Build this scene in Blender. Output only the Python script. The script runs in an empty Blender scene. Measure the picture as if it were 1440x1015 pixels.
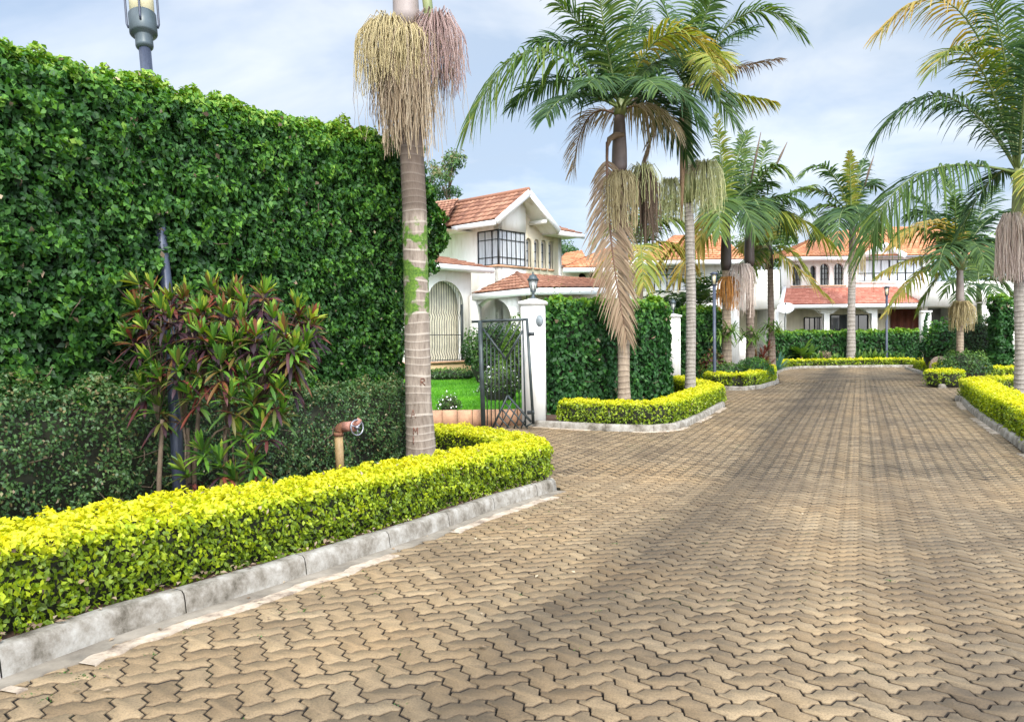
import bpy, math, random
import numpy as np
from mathutils import Vector, Matrix
from mathutils.geometry import tessellate_polygon

random.seed(7)
RS = np.random.RandomState(11)
scene = bpy.context.scene
col = scene.collection

# ------------------------------------------------------------------ camera
W0, H0, FPX = 1440.0, 1015.0, 1082.0
PITCH, ROLL, EYE = math.radians(1.56), 0.012, 1.25
cp, sp = math.cos(PITCH), math.sin(PITCH)
fwd = np.array([0, cp, -sp]); up0 = np.array([0, sp, cp]); rt0 = np.array([1.0, 0, 0])
cr, sr = math.cos(ROLL), math.sin(ROLL)
rt = rt0 * cr - up0 * sr
upv = rt0 * sr + up0 * cr
CAM = np.array([0, 0, EYE])
cd = bpy.data.cameras.new('camera'); cam = bpy.data.objects.new('camera', cd); col.objects.link(cam)
cd.sensor_width = 36; cd.lens = 36 * FPX / W0; cd.clip_end = 3000; cd.clip_start = 0.05
m4 = Matrix.Identity(4)
for i in range(3):
    m4[i][0] = rt[i]; m4[i][1] = upv[i]; m4[i][2] = -fwd[i]; m4[i][3] = CAM[i]
cam.matrix_world = m4
scene.camera = cam

# ------------------------------------------------------------------ sky and sun
SUN_EL, SUN_AZ = math.radians(46), math.radians(166)      # azimuth from +Y, clockwise: behind the camera to the right
world = bpy.data.worlds.new('World'); scene.world = world; world.use_nodes = True
nt = world.node_tree; nt.nodes.clear()
def N(nt, typ, **kw):
    n = nt.nodes.new(typ)
    for k, v in kw.items():
        if k == 'inp':
            for a, b in v.items(): n.inputs[a].default_value = b
        else: setattr(n, k, v)
    return n
sky = N(nt, 'ShaderNodeTexSky', sky_type='NISHITA', sun_disc=False, sun_elevation=SUN_EL, sun_rotation=SUN_AZ,
        air_density=1.0, dust_density=1.5, ozone_density=1.5)
tc = N(nt, 'ShaderNodeTexCoord')
sepx = N(nt, 'ShaderNodeSeparateXYZ'); nt.links.new(tc.outputs['Generated'], sepx.inputs[0])
addz = N(nt, 'ShaderNodeMath', operation='ADD', inp={1: 0.22}); nt.links.new(sepx.outputs[2], addz.inputs[0])
mxz = N(nt, 'ShaderNodeMath', operation='MAXIMUM', inp={1: 0.08}); nt.links.new(addz.outputs[0], mxz.inputs[0])
dv = N(nt, 'ShaderNodeVectorMath', operation='DIVIDE'); nt.links.new(tc.outputs['Generated'], dv.inputs[0])
cmb = N(nt, 'ShaderNodeCombineXYZ', inp={2: 1.0}); nt.links.new(mxz.outputs[0], cmb.inputs[0]); nt.links.new(mxz.outputs[0], cmb.inputs[1])
nt.links.new(cmb.outputs[0], dv.inputs[1])
mp = N(nt, 'ShaderNodeMapping', inp={'Location': (3.1, 0.4, 0), 'Scale': (0.8, 0.8, 0.35)}); nt.links.new(dv.outputs[0], mp.inputs[0])
n1 = N(nt, 'ShaderNodeTexNoise', inp={'Scale': 1.15, 'Detail': 7.0, 'Roughness': 0.55, 'Distortion': 0.3}); nt.links.new(mp.outputs[0], n1.inputs['Vector'])
cr1 = N(nt, 'ShaderNodeValToRGB'); nt.links.new(n1.outputs[0], cr1.inputs[0])
cr1.color_ramp.elements[0].position = 0.36; cr1.color_ramp.elements[0].color = (0.68, 0.68, 0.68, 1)
cr1.color_ramp.elements[1].position = 0.68; cr1.color_ramp.elements[1].color = (1, 1, 1, 1)
n2 = N(nt, 'ShaderNodeTexNoise', inp={'Scale': 1.3, 'Detail': 6.0, 'Roughness': .55, 'Distortion': .4}); nt.links.new(mp.outputs[0], n2.inputs['Vector'])
cr2 = N(nt, 'ShaderNodeValToRGB'); nt.links.new(n2.outputs[0], cr2.inputs[0])
cr2.color_ramp.elements[0].position = 0.40; cr2.color_ramp.elements[0].color = (2.6, 3.15, 3.9, 1)
cr2.color_ramp.elements[1].position = 0.57; cr2.color_ramp.elements[1].color = (4.6, 4.75, 4.9, 1)
mixc = N(nt, 'ShaderNodeMixRGB'); nt.links.new(cr1.outputs[0], mixc.inputs[0]); nt.links.new(sky.outputs[0], mixc.inputs[1]); nt.links.new(cr2.outputs[0], mixc.inputs[2])
# glow added to the unseen sky around the sun, to soften the light
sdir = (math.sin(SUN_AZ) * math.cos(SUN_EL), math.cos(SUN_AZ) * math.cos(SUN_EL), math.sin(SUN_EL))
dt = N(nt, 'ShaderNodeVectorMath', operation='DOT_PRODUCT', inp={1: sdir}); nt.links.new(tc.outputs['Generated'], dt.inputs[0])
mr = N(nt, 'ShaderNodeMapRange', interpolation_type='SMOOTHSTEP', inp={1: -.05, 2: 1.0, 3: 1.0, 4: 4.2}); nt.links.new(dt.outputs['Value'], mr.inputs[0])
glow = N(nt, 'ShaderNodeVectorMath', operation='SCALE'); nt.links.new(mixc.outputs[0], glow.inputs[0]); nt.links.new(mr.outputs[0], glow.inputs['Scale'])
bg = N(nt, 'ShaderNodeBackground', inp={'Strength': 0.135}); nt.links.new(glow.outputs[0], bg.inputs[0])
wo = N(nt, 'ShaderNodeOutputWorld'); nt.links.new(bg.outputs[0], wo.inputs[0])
sd = bpy.data.lights.new('sun', 'SUN'); sun = bpy.data.objects.new('sun', sd); col.objects.link(sun)
sd.energy = 1.95; sd.angle = math.radians(13); sd.color = (1.0, 0.93, 0.80)
ld = Vector((-math.sin(SUN_AZ) * math.cos(SUN_EL), -math.cos(SUN_AZ) * math.cos(SUN_EL), -math.sin(SUN_EL)))
sun.rotation_euler = ld.to_track_quat('-Z', 'Y').to_euler()
scene.view_settings.view_transform = 'Standard'; scene.view_settings.look = 'None'
scene.view_settings.exposure = 0.78; scene.view_settings.gamma = 1.0
scene.cycles.max_bounces = 6; scene.cycles.transparent_max_bounces = 6

# ------------------------------------------------------------------ placing helpers
def g(x, y):
    """height of the paved ground: falls gently away from the camera, then level"""
    y = np.asarray(y, float); x = np.asarray(x, float)
    a, b = 6.0, 11.7
    t = np.clip(y, -30, b)
    s = np.where(t <= a, t, a + (t - a) - (t - a) ** 2 / (2 * (b - a)))
    fade = 1 - np.clip((y - 6) / 9, 0, 1); fade = fade * fade * (3 - 2 * fade)
    return -0.0508 * s - 0.032 * np.clip(x, -8, 8) * fade
def ray(px, py):
    return fwd + rt * ((px - W0 / 2) / FPX) + upv * ((H0 / 2 - py) / FPX)
def P(px, py, d):
    return CAM + ray(px, py) * d
def G(px, py, h=0.0):
    r = ray(px, py); lo, hi = 0.5, 120.0
    for _ in range(50):
        m = (lo + hi) / 2; q = CAM + r * m
        if q[2] > g(q[0], q[1]) + h: lo = m
        else: hi = m
    q = CAM + r * lo
    return np.array([q[0], q[1]])
def X(px, d):
    return (px - W0 / 2) / FPX * d
def Z(px, py, d):
    return P(px, py, d)[2]

# ------------------------------------------------------------------ mesh collector
class M:
    def __init__(s): s.v = []; s.nv = 0; s.f = []
    def add(s, verts, faces, mat=0, tone=None):
        verts = np.asarray(verts, float).reshape(-1, 3)
        faces = np.asarray(faces, np.int64)
        if faces.ndim == 1: faces = faces[None]
        s.v.append(verts)
        if tone is None: tone = 0.5
        tone = np.broadcast_to(np.asarray(tone, float), (len(faces),))
        s.f.append((faces + s.nv, mat, tone)); s.nv += len(verts)
    def more(s, faces, mat=0, tone=0.5):          # faces on the verts added last (indices absolute)
        faces = np.asarray(faces, np.int64)
        s.f.append((faces, mat, np.broadcast_to(np.asarray(tone, float), (len(faces),))))
    def quad(s, a, b, c, d, mat=0, tone=None): s.add([a, b, c, d], [[0, 1, 2, 3]], mat, tone)
    def hexa(s, p, mat=0, tone=None):             # 8 points, bottom 0-3, top 4-7
        s.add(p, [[0, 3, 2, 1], [4, 5, 6, 7], [0, 1, 5, 4], [1, 2, 6, 5], [2, 3, 7, 6], [3, 0, 4, 7]], mat, tone)
    def box(s, c, size, rz=0, mat=0, tone=None):  # c = centre of the bottom
        x, y, z = [q / 2 for q in size[:2]] + [size[2]]
        cs, sn = math.cos(rz), math.sin(rz)
        pts = []
        for zz in (0, z):
            for ax, ay in ((-x, -y), (x, -y), (x, y), (-x, y)):
                pts.append((c[0] + cs * ax - sn * ay, c[1] + sn * ax + cs * ay, c[2] + zz))
        s.hexa(pts, mat, tone)
    def bar(s, a, b, w, h=None, mat=0, tone=None):
        """square bar from a to b"""
        a = np.asarray(a, float); b = np.asarray(b, float); h = h or w
        d = b - a; d /= np.linalg.norm(d)
        ref = np.array([0, 0, 1.0]) if abs(d[2]) < .9 else np.array([0, 1.0, 0])
        u = np.cross(d, ref); u /= np.linalg.norm(u); v = np.cross(u, d)
        p = [q + u * su * w / 2 + v * sv * h / 2 for q in (a, b) for su, sv in ((-1, -1), (1, -1), (1, 1), (-1, 1))]
        s.hexa(p, mat, tone)
    def tube(s, pts, rad, n=8, mat=0, cap=True, tone=None):
        pts = np.asarray(pts, float); k = len(pts); rad = np.broadcast_to(np.asarray(rad, float), (k,))
        T = np.gradient(pts, axis=0); T /= np.linalg.norm(T, axis=1)[:, None] + 1e-12
        ref = np.array([0.31, 0.95, 0.05]) if abs(T[:, 2]).mean() > .6 else np.array([0.05, 0.1, 1.0])
        U = np.cross(T, ref); U /= np.linalg.norm(U, axis=1)[:, None] + 1e-12
        Vv = np.cross(T, U)
        a = np.arange(n) * 2 * math.pi / n
        ring = pts[:, None] + rad[:, None, None] * (np.cos(a)[None, :, None] * U[:, None] + np.sin(a)[None, :, None] * Vv[:, None])
        i = np.arange(k - 1)[:, None] * n; j = np.arange(n)[None]; j2 = (j + 1) % n
        F = np.stack([i + j, i + j2, i + n + j2, i + n + j], -1).reshape(-1, 4)
        base = s.nv
        s.add(ring.reshape(-1, 3), F, mat, tone)
        if cap:
            s.more([base + np.arange(n)[::-1]], mat); s.more([base + (k - 1) * n + np.arange(n)], mat)
    def lathe(s, c, prof, n=16, mat=0, tilt=None):
        """prof: list of (r, z) around a vertical axis through c"""
        prof = np.asarray(prof, float); k = len(prof); a = np.arange(n) * 2 * math.pi / n
        v = np.stack([prof[:, 0, None] * np.cos(a), prof[:, 0, None] * np.sin(a), np.repeat(prof[:, 1, None], n, 1)], -1).reshape(-1, 3)
        if tilt is not None: v = v @ np.array(tilt).T
        v = v + np.asarray(c, float)
        i = np.arange(k - 1)[:, None] * n; j = np.arange(n)[None]; j2 = (j + 1) % n
        base = s.nv
        s.add(v, np.stack([i + j, i + j2, i + n + j2, i + n + j], -1).reshape(-1, 4), mat)
        if prof[0, 0] > 1e-4: s.more([base + np.arange(n)[::-1]], mat)
        if prof[-1, 0] > 1e-4: s.more([base + (k - 1) * n + np.arange(n)], mat)
    def prism(s, poly, z0, z1, mat=0, tone=None):
        """vertical prism over a 2D polygon; z0, z1 numbers or functions of x, y"""
        poly = np.asarray(poly, float); n = len(poly)
        if np.sum(poly[:, 0] * np.roll(poly[:, 1], -1) - np.roll(poly[:, 0], -1) * poly[:, 1]) < 0: poly = poly[::-1]
        f0 = z0 if callable(z0) else (lambda x, y: z0); f1 = z1 if callable(z1) else (lambda x, y: z1)
        lo = [(x, y, float(f0(x, y))) for x, y in poly]; hi = [(x, y, float(f1(x, y))) for x, y in poly]
        base = s.nv
        s.add(lo + hi, [[i, (i + 1) % n, n + (i + 1) % n, n + i] for i in range(n)], mat, tone)
        tri = tessellate_polygon([[Vector((x, y, 0)) for x, y in poly]])
        s.more([(base + n + a, base + n + b, base + n + c) for a, b, c in tri], mat)
    def panel(s, O, U, V, outline, holes=(), thick=0.2, mat=0, mat_reveal=None):
        """wall panel: outline and holes in (u, v) metres on the plane O + u U + v V; thickness goes along U x V backwards"""
        O, U, V = [np.asarray(q, float) for q in (O, U, V)]
        Nn = np.cross(U, V)
        loops = [list(outline)] + [list(h) for h in holes]
        tri = tessellate_polygon([[Vector((a, b, 0)) for a, b in L] for L in loops])
        flat = [q for L in loops for q in L]
        fr = np.array([O + U * a + V * b for a, b in flat]); bk = fr - Nn * thick
        base = s.nv; n = len(flat)
        tris = []
        for t in tri:
            a, b, c = [np.array(flat[i]) for i in t]
            cz = (b[0] - a[0]) * (c[1] - a[1]) - (b[1] - a[1]) * (c[0] - a[0])
            tris.append(t if cz > 0 else t[::-1])
        s.add(np.vstack([fr, bk]), tris, mat)
        s.more([(base + n + c, base + n + b, base + n + a) for a, b, c in tris], mat)
        o = 0
        for k, L in enumerate(loops):
            q = len(L)
            s.more([(base + o + i, base + n + o + i, base + n + o + (i + 1) % q, base + o + (i + 1) % q) for i in range(q)],
                   mat if (k == 0 or mat_reveal is None) else mat_reveal)
            o += q
    def build(s, name, mats, parent=None, smooth=False, loc=None):
        if not isinstance(mats, (list, tuple)): mats = [mats]
        v = np.vstack(s.v) if s.v else np.zeros((0, 3))
        if loc is not None: v = v - np.asarray(loc, float)
        me = bpy.data.meshes.new(name)
        me.vertices.add(len(v)); me.vertices.foreach_set('co', v.ravel().astype(np.float32))
        tot = np.concatenate([np.full(len(f), f.shape[1]) for f, _, _ in s.f])
        loops = np.concatenate([f.ravel() for f, _, _ in s.f])
        st = np.concatenate([[0], np.cumsum(tot)[:-1]])
        me.loops.add(len(loops)); me.loops.foreach_set('vertex_index', loops.astype(np.int32))
        me.polygons.add(len(tot)); me.polygons.foreach_set('loop_start', st.astype(np.int32)); me.polygons.foreach_set('loop_total', tot.astype(np.int32))
        me.polygons.foreach_set('material_index', np.concatenate([np.full(len(f), m) for f, m, _ in s.f]).astype(np.int32))
        at = me.attributes.new('tone', 'FLOAT', 'FACE'); at.data.foreach_set('value', np.concatenate([t for _, _, t in s.f]).astype(np.float32))
        if smooth: me.polygons.foreach_set('use_smooth', np.ones(len(tot), bool))
        for m in mats: me.materials.append(m)
        me.update(calc_edges=True); me.validate()
        o = bpy.data.objects.new(name, me); col.objects.link(o)
        if loc is not None: o.location = loc
        if parent is not None:
            o.parent = parent
            o.matrix_parent_inverse = Matrix.Translation(-Vector(parent.location)) if loc is None else Matrix.Identity(4)
            if loc is not None: o.location = Vector(loc) - Vector(parent.location)
        return o
def tag(o, label=None, cat=None, group=None, kind=None):
    if label: o['label'] = label
    if cat: o['category'] = cat
    if group: o['group'] = group
    if kind: o['kind'] = kind
    return o
def empty(name, loc, label, cat, group=None):
    o = bpy.data.objects.new(name, None); col.objects.link(o); o.location = [float(q) for q in loc]; o.empty_display_size = .2
    return tag(o, label, cat, group)
def copy_tree(o, parent=None):
    c = o.copy(); col.objects.link(c)
    if parent is not None: c.parent = parent
    for ch in list(o.children): copy_tree(ch, c)
    return c

# ------------------------------------------------------------------ materials
def ramp(nt, stops, src):
    r = N(nt, 'ShaderNodeValToRGB'); e = r.color_ramp.elements
    while len(e) < len(stops): e.new(.5)
    for q, (p, c) in zip(e, stops): q.position = p; q.color = (*c, 1) if len(c) == 3 else c
    nt.links.new(src, r.inputs[0]); return r
def mat(name, base=(.5, .5, .5), rough=.7, metal=0, noise=None, bump=None, spec=None, stops=None, coat=0, stretch=None):
    """noise = (scale, amount, detail): value mottling; bump = (scale, strength, distance)"""
    m = bpy.data.materials.new(name); m.use_nodes = True; t = m.node_tree; b = t.nodes['Principled BSDF']
    b.inputs['Base Color'].default_value = (*base, 1); b.inputs['Roughness'].default_value = rough; b.inputs['Metallic'].default_value = metal
    if spec is not None: b.inputs['Specular IOR Level'].default_value = spec
    if coat: b.inputs['Coat Weight'].default_value = coat
    pos = N(t, 'ShaderNodeNewGeometry').outputs['Position']
    if noise:
        n = N(t, 'ShaderNodeTexNoise', inp={'Scale': noise[0], 'Detail': noise[2] if len(noise) > 2 else 5, 'Roughness': noise[3] if len(noise) > 3 else .6}); 
        if stretch: mpp = N(t, 'ShaderNodeMapping', inp={'Scale': stretch}); t.links.new(pos, mpp.inputs[0]); t.links.new(mpp.outputs[0], n.inputs['Vector'])
        else: t.links.new(pos, n.inputs['Vector'])
        if stops is None:
            a = noise[1]
            stops = [(.3, tuple(c * (1 - a) for c in base)), (.7, tuple(min(1, c * (1 + a * .7)) for c in base))]
        r = ramp(t, stops, n.outputs[0]); t.links.new(r.outputs[0], b.inputs['Base Color'])
    if bump:
        n = N(t, 'ShaderNodeTexNoise', inp={'Scale': bump[0], 'Detail': 4}); t.links.new(pos, n.inputs['Vector'])
        bp = N(t, 'ShaderNodeBump', inp={'Strength': bump[1], 'Distance': bump[2]}); t.links.new(n.outputs[0], bp.inputs['Height']); t.links.new(bp.outputs[0], b.inputs['Normal'])
    return m
def leaf_mat(name, stops, rough=.45, trans=.25, spec=.4, patch=None):
    m = bpy.data.materials.new(name); m.use_nodes = True; t = m.node_tree; b = t.nodes['Principled BSDF']
    a = N(t, 'ShaderNodeAttribute', attribute_name='tone')
    r = ramp(t, stops, a.outputs['Fac'])
    b.inputs['Roughness'].default_value = rough; b.inputs['Specular IOR Level'].default_value = spec
    t.links.new(r.outputs[0], b.inputs['Base Color'])
    tr = N(t, 'ShaderNodeBsdfTranslucent'); hs = N(t, 'ShaderNodeHueSaturation', inp={'Saturation': 1.15, 'Value': 1.5}); t.links.new(r.outputs[0], hs.inputs['Color']); t.links.new(hs.outputs[0], tr.inputs[0])
    mx = N(t, 'ShaderNodeMixShader', inp={0: trans}); t.links.new(b.outputs[0], mx.inputs[1]); t.links.new(tr.outputs[0], mx.inputs[2])
    t.links.new(mx.outputs[0], t.nodes['Material Output'].inputs[0])
    return m

MT = {}
MT['gold'] = leaf_mat('golden_leaf', [(0, (.045, .085, .008)), (.3, (.16, .24, .010)), (.6, (.43, .50, .016)), (1, (.74, .66, .03))], .4, .3)
MT['ivy'] = leaf_mat('hedge_leaf', [(0, (.012, .035, .010)), (.45, (.032, .105, .018)), (.75, (.095, .23, .022)), (1, (.24, .35, .05))], .5, .22, .3)
MT['small'] = leaf_mat('small_hedge_leaf', [(0, (.018, .045, .016)), (.5, (.045, .105, .030)), (.85, (.09, .17, .045)), (1, (.20, .17, .07))], .45, .2)
MT['dark'] = leaf_mat('dark_hedge_leaf', [(0, (.014, .045, .014)), (.5, (.032, .11, .024)), (.8, (.075, .20, .028)), (1, (.19, .33, .03))], .5, .22, .3)
MT['shrub'] = leaf_mat('shrub_leaf', [(0, (.015, .045, .012)), (.5, (.045, .11, .02)), (1, (.16, .26, .04))], .45, .22)
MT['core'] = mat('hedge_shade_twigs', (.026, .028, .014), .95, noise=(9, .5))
MT['twig'] = mat('twig', (.12, .085, .055), .9, noise=(14, .4))
MT['croton'] = leaf_mat('croton_leaf', [(0, (.022, .014, .018)), (.2, (.055, .022, .030)), (.32, (.19, .05, .03)), (.42, (.14, .09, .025)), (.55, (.04, .11, .018)), (.80, (.105, .225, .022)), (1, (.34, .38, .045))], .45, .2, .35)
MT['frond'] = leaf_mat('palm_leaf', [(0, (.014, .034, .018)), (.35, (.034, .074, .028)), (.6, (.085, .145, .030)), (.8, (.22, .25, .04)), (1, (.40, .27, .07))], .55, .3, .22)
MT['dry'] = leaf_mat('dry_palm_leaf', [(0, (.10, .065, .045)), (.5, (.27, .19, .125)), (1, (.50, .40, .27))], .7, .2, .2)
MT['petiole'] = mat('palm_stalk', (.13, .17, .05), .5, noise=(6, .4))
MT['dry_petiole'] = mat('dry_palm_stalk', (.16, .09, .06), .8, noise=(6, .4))
MT['grass'] = leaf_mat('grass_blade', [(0, (.07, .24, .015)), (1, (.21, .50, .035))], .5, .3)
MT['soil'] = mat('red_soil', (.085, .042, .026), .95, noise=(5, .5), bump=(18, .8, .03))
MT['white'] = mat('white_wall_paint', (.80, .785, .74), .8, stretch=(2.2, 2.2, .45), stops=[(.28, (.58, .54, .46)), (.46, (.77, .75, .70)), (.6, (.82, .805, .765))], noise=(1.6, .06, 8, .68), bump=(60, .12, .004))
MT['cream'] = mat('cream_wall_paint', (.74, .66, .50), .8, stretch=(2.2, 2.2, .45), stops=[(.28, (.50, .43, .30)), (.46, (.70, .62, .47)), (.6, (.76, .68, .52))], noise=(1.6, .06, 8, .68), bump=(60, .12, .004))
MT['pure'] = mat('white_gloss_paint', (.82, .82, .82), .45, noise=(2, .05))
MT['plinth'] = mat('ochre_plinth', (.55, .40, .22), .85, noise=(2.2, .25))
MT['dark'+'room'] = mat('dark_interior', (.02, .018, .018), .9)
MT['brown'] = mat('red_brown_door', (.13, .035, .02), .5, noise=(3, .3))
MT['iron'] = mat('dark_iron_paint', (.035, .042, .045), .45, .3, noise=(8, .3))
MT['irongrey'] = mat('grey_green_iron_paint', (.045, .058, .058), .45, .3, noise=(5, .5))
MT['navy'] = mat('navy_pole_paint', (.045, .055, .085), .4, .2, noise=(6, .4))
MT['lampgrey'] = mat('blue_grey_lamp_paint', (.06, .08, .088), .4, .2, noise=(6, .25))
MT['milk'] = mat('milky_lamp_glass', (.62, .56, .36), .25, noise=(3, .1))
MT['clear'] = mat('lantern_glass', (.55, .56, .52), .12)
MT['curtain'] = mat('curtained_glass', (.50, .53, .56), .18, stretch=(5, 5, .3), noise=(3, .35), spec=.7)
MT['darkglass'] = mat('dark_window_glass', (.03, .034, .04), .08, spec=.8)
MT['terracotta'] = mat('terracotta_edging', (.48, .27, .16), .85, noise=(6, .3), bump=(30, .3, .01))
MT['rust'] = mat('rusty_pipe', (.20, .085, .045), .8, noise=(20, .5), bump=(60, .5, .005))
MT['pinkrust'] = mat('faded_pink_red_pipe', (.42, .20, .15), .7, noise=(18, .35), bump=(60, .4, .004))

# ------------------------------------------------------------------ noise and foliage helpers
def vnoise(p, scale, seed=0):
    """smooth pseudo noise in about -1..1 for an (n,3) array"""
    r = np.random.RandomState(seed + 100); out = np.zeros(len(p))
    for k in range(9):
        d = r.randn(3); d /= np.linalg.norm(d); f = 2 * math.pi / scale * r.uniform(.55, 1.7)
        out += np.sin(p @ d * f + r.uniform(0, 6.28) + 1.3 * np.sin(p @ np.roll(d, 1) * f * .6 + k))
    return out / 3.6
def unit(v): return v / (np.linalg.norm(v, axis=-1, keepdims=True) + 1e-12)
def leaves(m, Pn, Nn, L, Wd, tone, matid=0, upbias=.3, jit=.7, droop=.1, rs=RS, outd=.3, hang=.35):
    n = len(Pn)
    L = np.broadcast_to(L, (n,)) * rs.uniform(.5, 1.35, n); Wd = np.broadcast_to(Wd, (n,)) * rs.uniform(.75, 1.2, n)
    nn = unit(Nn + np.array([0, 0, upbias]) + rs.randn(n, 3) * jit)
    d = unit(rs.randn(n, 3) + np.array([0, 0, -hang * 2]) + Nn * outd * 2); d = unit(d - nn * np.sum(d * nn, 1)[:, None]); s = np.cross(nn, d)
    a = Pn - d * (L * .5)[:, None]; tip = Pn + d * (L * .5)[:, None] - nn * (L * droop)[:, None]
    mid = Pn - d * (L * .08)[:, None] + nn * (Wd * .16)[:, None]
    l = mid + s * (Wd * .5)[:, None]; r = mid - s * (Wd * .5)[:, None]
    v = np.stack([a, l, tip, r], 1).reshape(-1, 3)
    m.add(v, np.arange(4 * n).reshape(n, 4), matid, tone)

def resample(path, step):
    path = np.asarray(path, float); seg = np.linalg.norm(np.diff(path, axis=0), axis=1); s = np.concatenate([[0], np.cumsum(seg)])
    k = max(2, int(s[-1] / step) + 1); q = np.linspace(0, s[-1], k)
    return np.stack([np.interp(q, s, path[:, i]) for i in range(path.shape[1])], 1)
def smooth(path, it=2):
    p = np.asarray(path, float)
    for _ in range(it):
        a = p[:-1] * .75 + p[1:] * .25; b = p[:-1] * .25 + p[1:] * .75
        p = np.vstack([p[:1], np.stack([a, b], 1).reshape(-1, p.shape[1]), p[-1:]])
    return p
def hedge(name, label, path, width, height, base, leafm, L, Wd, dens, tonef, group=None, amp=.05, nscale=.35, rnd=.12, depth=.05,
          sides=(1, .5, 1, 1, 1), ground=g, cat='hedge', over=None, jit=.7, seed=1, coreinset=.09, twigs=0, hang=.35, endb=None, hslope=None, dead=.006):
    """clipped hedge along a 2D path (its centre line). sides = leaf density on right, left, top, start end, far end"""
    rs = np.random.RandomState(seed)
    path = resample(path, .15); seg = np.linalg.norm(np.diff(path, axis=0), axis=1); S = np.concatenate([[0], np.cumsum(seg)]); Ltot = S[-1]
    T = unit(np.gradient(path, axis=0)); Rt = np.stack([T[:, 1], -T[:, 0]], 1)
    def world_(s, w, h):
        x = np.interp(s, S, path[:, 0]); y = np.interp(s, S, path[:, 1]); rx = np.interp(s, S, Rt[:, 0]); ry = np.interp(s, S, Rt[:, 1])
        ov = over(s / Ltot, h / height) if over else 0
        h = np.asarray(h) * (hslope[0] + hslope[1] * np.clip(s / Ltot, 0, 1)) if hslope else h
        if endb:
            e = endb(np.clip(h / height, 0, 1.1)) * np.clip(s / Ltot, 0, 1) ** 7; x = x + T[-1, 0] * e; y = y + T[-1, 1] * e
        return np.stack([x + rx * (w + ov), y + ry * (w + ov), ground(x, y) + base + h], 1), np.stack([rx, ry], 1)
    pts = []; nrm = []
    hw = width / 2
    areas = [Ltot * height * sides[0], Ltot * height * sides[1], Ltot * width * sides[2], width * height * sides[3], width * height * sides[4]]
    for k, ar in enumerate(areas):
        n = int(ar * dens)
        if n < 1: continue
        s = rs.uniform(0, Ltot, n); w = rs.uniform(-hw, hw, n); h = rs.uniform(0, height, n)
        nl = np.zeros((n, 3))
        if k == 0: w[:] = hw; nl[:, 1] = 1
        if k == 1: w[:] = -hw; nl[:, 1] = -1
        if k == 2: h[:] = height; nl[:, 2] = 1
        if k == 3: s[:] = 0; nl[:, 0] = -1
        if k == 4: s[:] = Ltot; nl[:, 0] = 1
        # round the edges
        q = np.stack([np.clip(s, min(rnd, Ltot / 2), Ltot - min(rnd, Ltot / 2)), np.clip(w, -hw + min(rnd, hw), hw - min(rnd, hw)), np.clip(h, -9, height - rnd)], 1)
        o = np.stack([s, w, h], 1) - q; ln = np.linalg.norm(o, axis=1, keepdims=True)
        nl = np.where(ln > 1e-5, o / (ln + 1e-9), nl)
        loc = q + nl * np.minimum(ln, rnd) * 1.0
        p0, rr = world_(loc[:, 0], loc[:, 1], loc[:, 2])
        tt = np.stack([-rr[:, 1], rr[:, 0]], 1)
        nw = np.stack([tt[:, 0] * nl[:, 0] + rr[:, 0] * nl[:, 1], tt[:, 1] * nl[:, 0] + rr[:, 1] * nl[:, 1], nl[:, 2]], 1)
        pts.append(p0); nrm.append(nw)
    pts = np.vstack(pts); nrm = np.vstack(nrm)
    nz = vnoise(pts, nscale, seed); nz2 = vnoise(pts, nscale * .35, seed + 5)
    dep = rs.exponential(depth, len(pts))
    pp = pts + nrm * (amp * nz + amp * .5 * nz2 - dep)[:, None]
    hh = np.clip((pts[:, 2] - ground(pts[:, 0], pts[:, 1]) - base) / height, 0, 1)
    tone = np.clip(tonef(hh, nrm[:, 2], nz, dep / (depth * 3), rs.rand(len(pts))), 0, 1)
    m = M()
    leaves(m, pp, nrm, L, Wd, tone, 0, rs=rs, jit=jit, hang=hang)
    kd = int(len(pp) * dead); di = rs.choice(len(pp), kd, replace=False); leaves(m, pp[di] + nrm[di] * .012, nrm[di], L, Wd, rs.rand(kd), 3, rs=rs, jit=1.0)
    # shaded inside of the hedge
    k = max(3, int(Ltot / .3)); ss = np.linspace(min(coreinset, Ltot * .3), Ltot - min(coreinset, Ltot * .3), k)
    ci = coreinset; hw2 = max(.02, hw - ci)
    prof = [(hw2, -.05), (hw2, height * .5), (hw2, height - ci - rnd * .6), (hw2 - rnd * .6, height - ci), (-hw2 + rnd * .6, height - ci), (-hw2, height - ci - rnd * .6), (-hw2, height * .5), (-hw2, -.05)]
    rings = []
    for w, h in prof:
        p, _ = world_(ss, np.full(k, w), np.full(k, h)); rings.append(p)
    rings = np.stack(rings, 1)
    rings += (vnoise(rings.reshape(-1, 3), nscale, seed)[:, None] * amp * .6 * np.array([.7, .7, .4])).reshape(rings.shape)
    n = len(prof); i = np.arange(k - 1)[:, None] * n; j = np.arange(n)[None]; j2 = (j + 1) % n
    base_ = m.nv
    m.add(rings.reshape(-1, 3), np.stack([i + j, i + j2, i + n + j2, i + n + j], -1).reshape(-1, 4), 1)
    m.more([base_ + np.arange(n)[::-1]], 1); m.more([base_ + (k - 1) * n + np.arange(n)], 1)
    mid = path[len(path) // 2]; loc = (mid[0], mid[1], float(ground(mid[0], mid[1]) + base))
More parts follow.
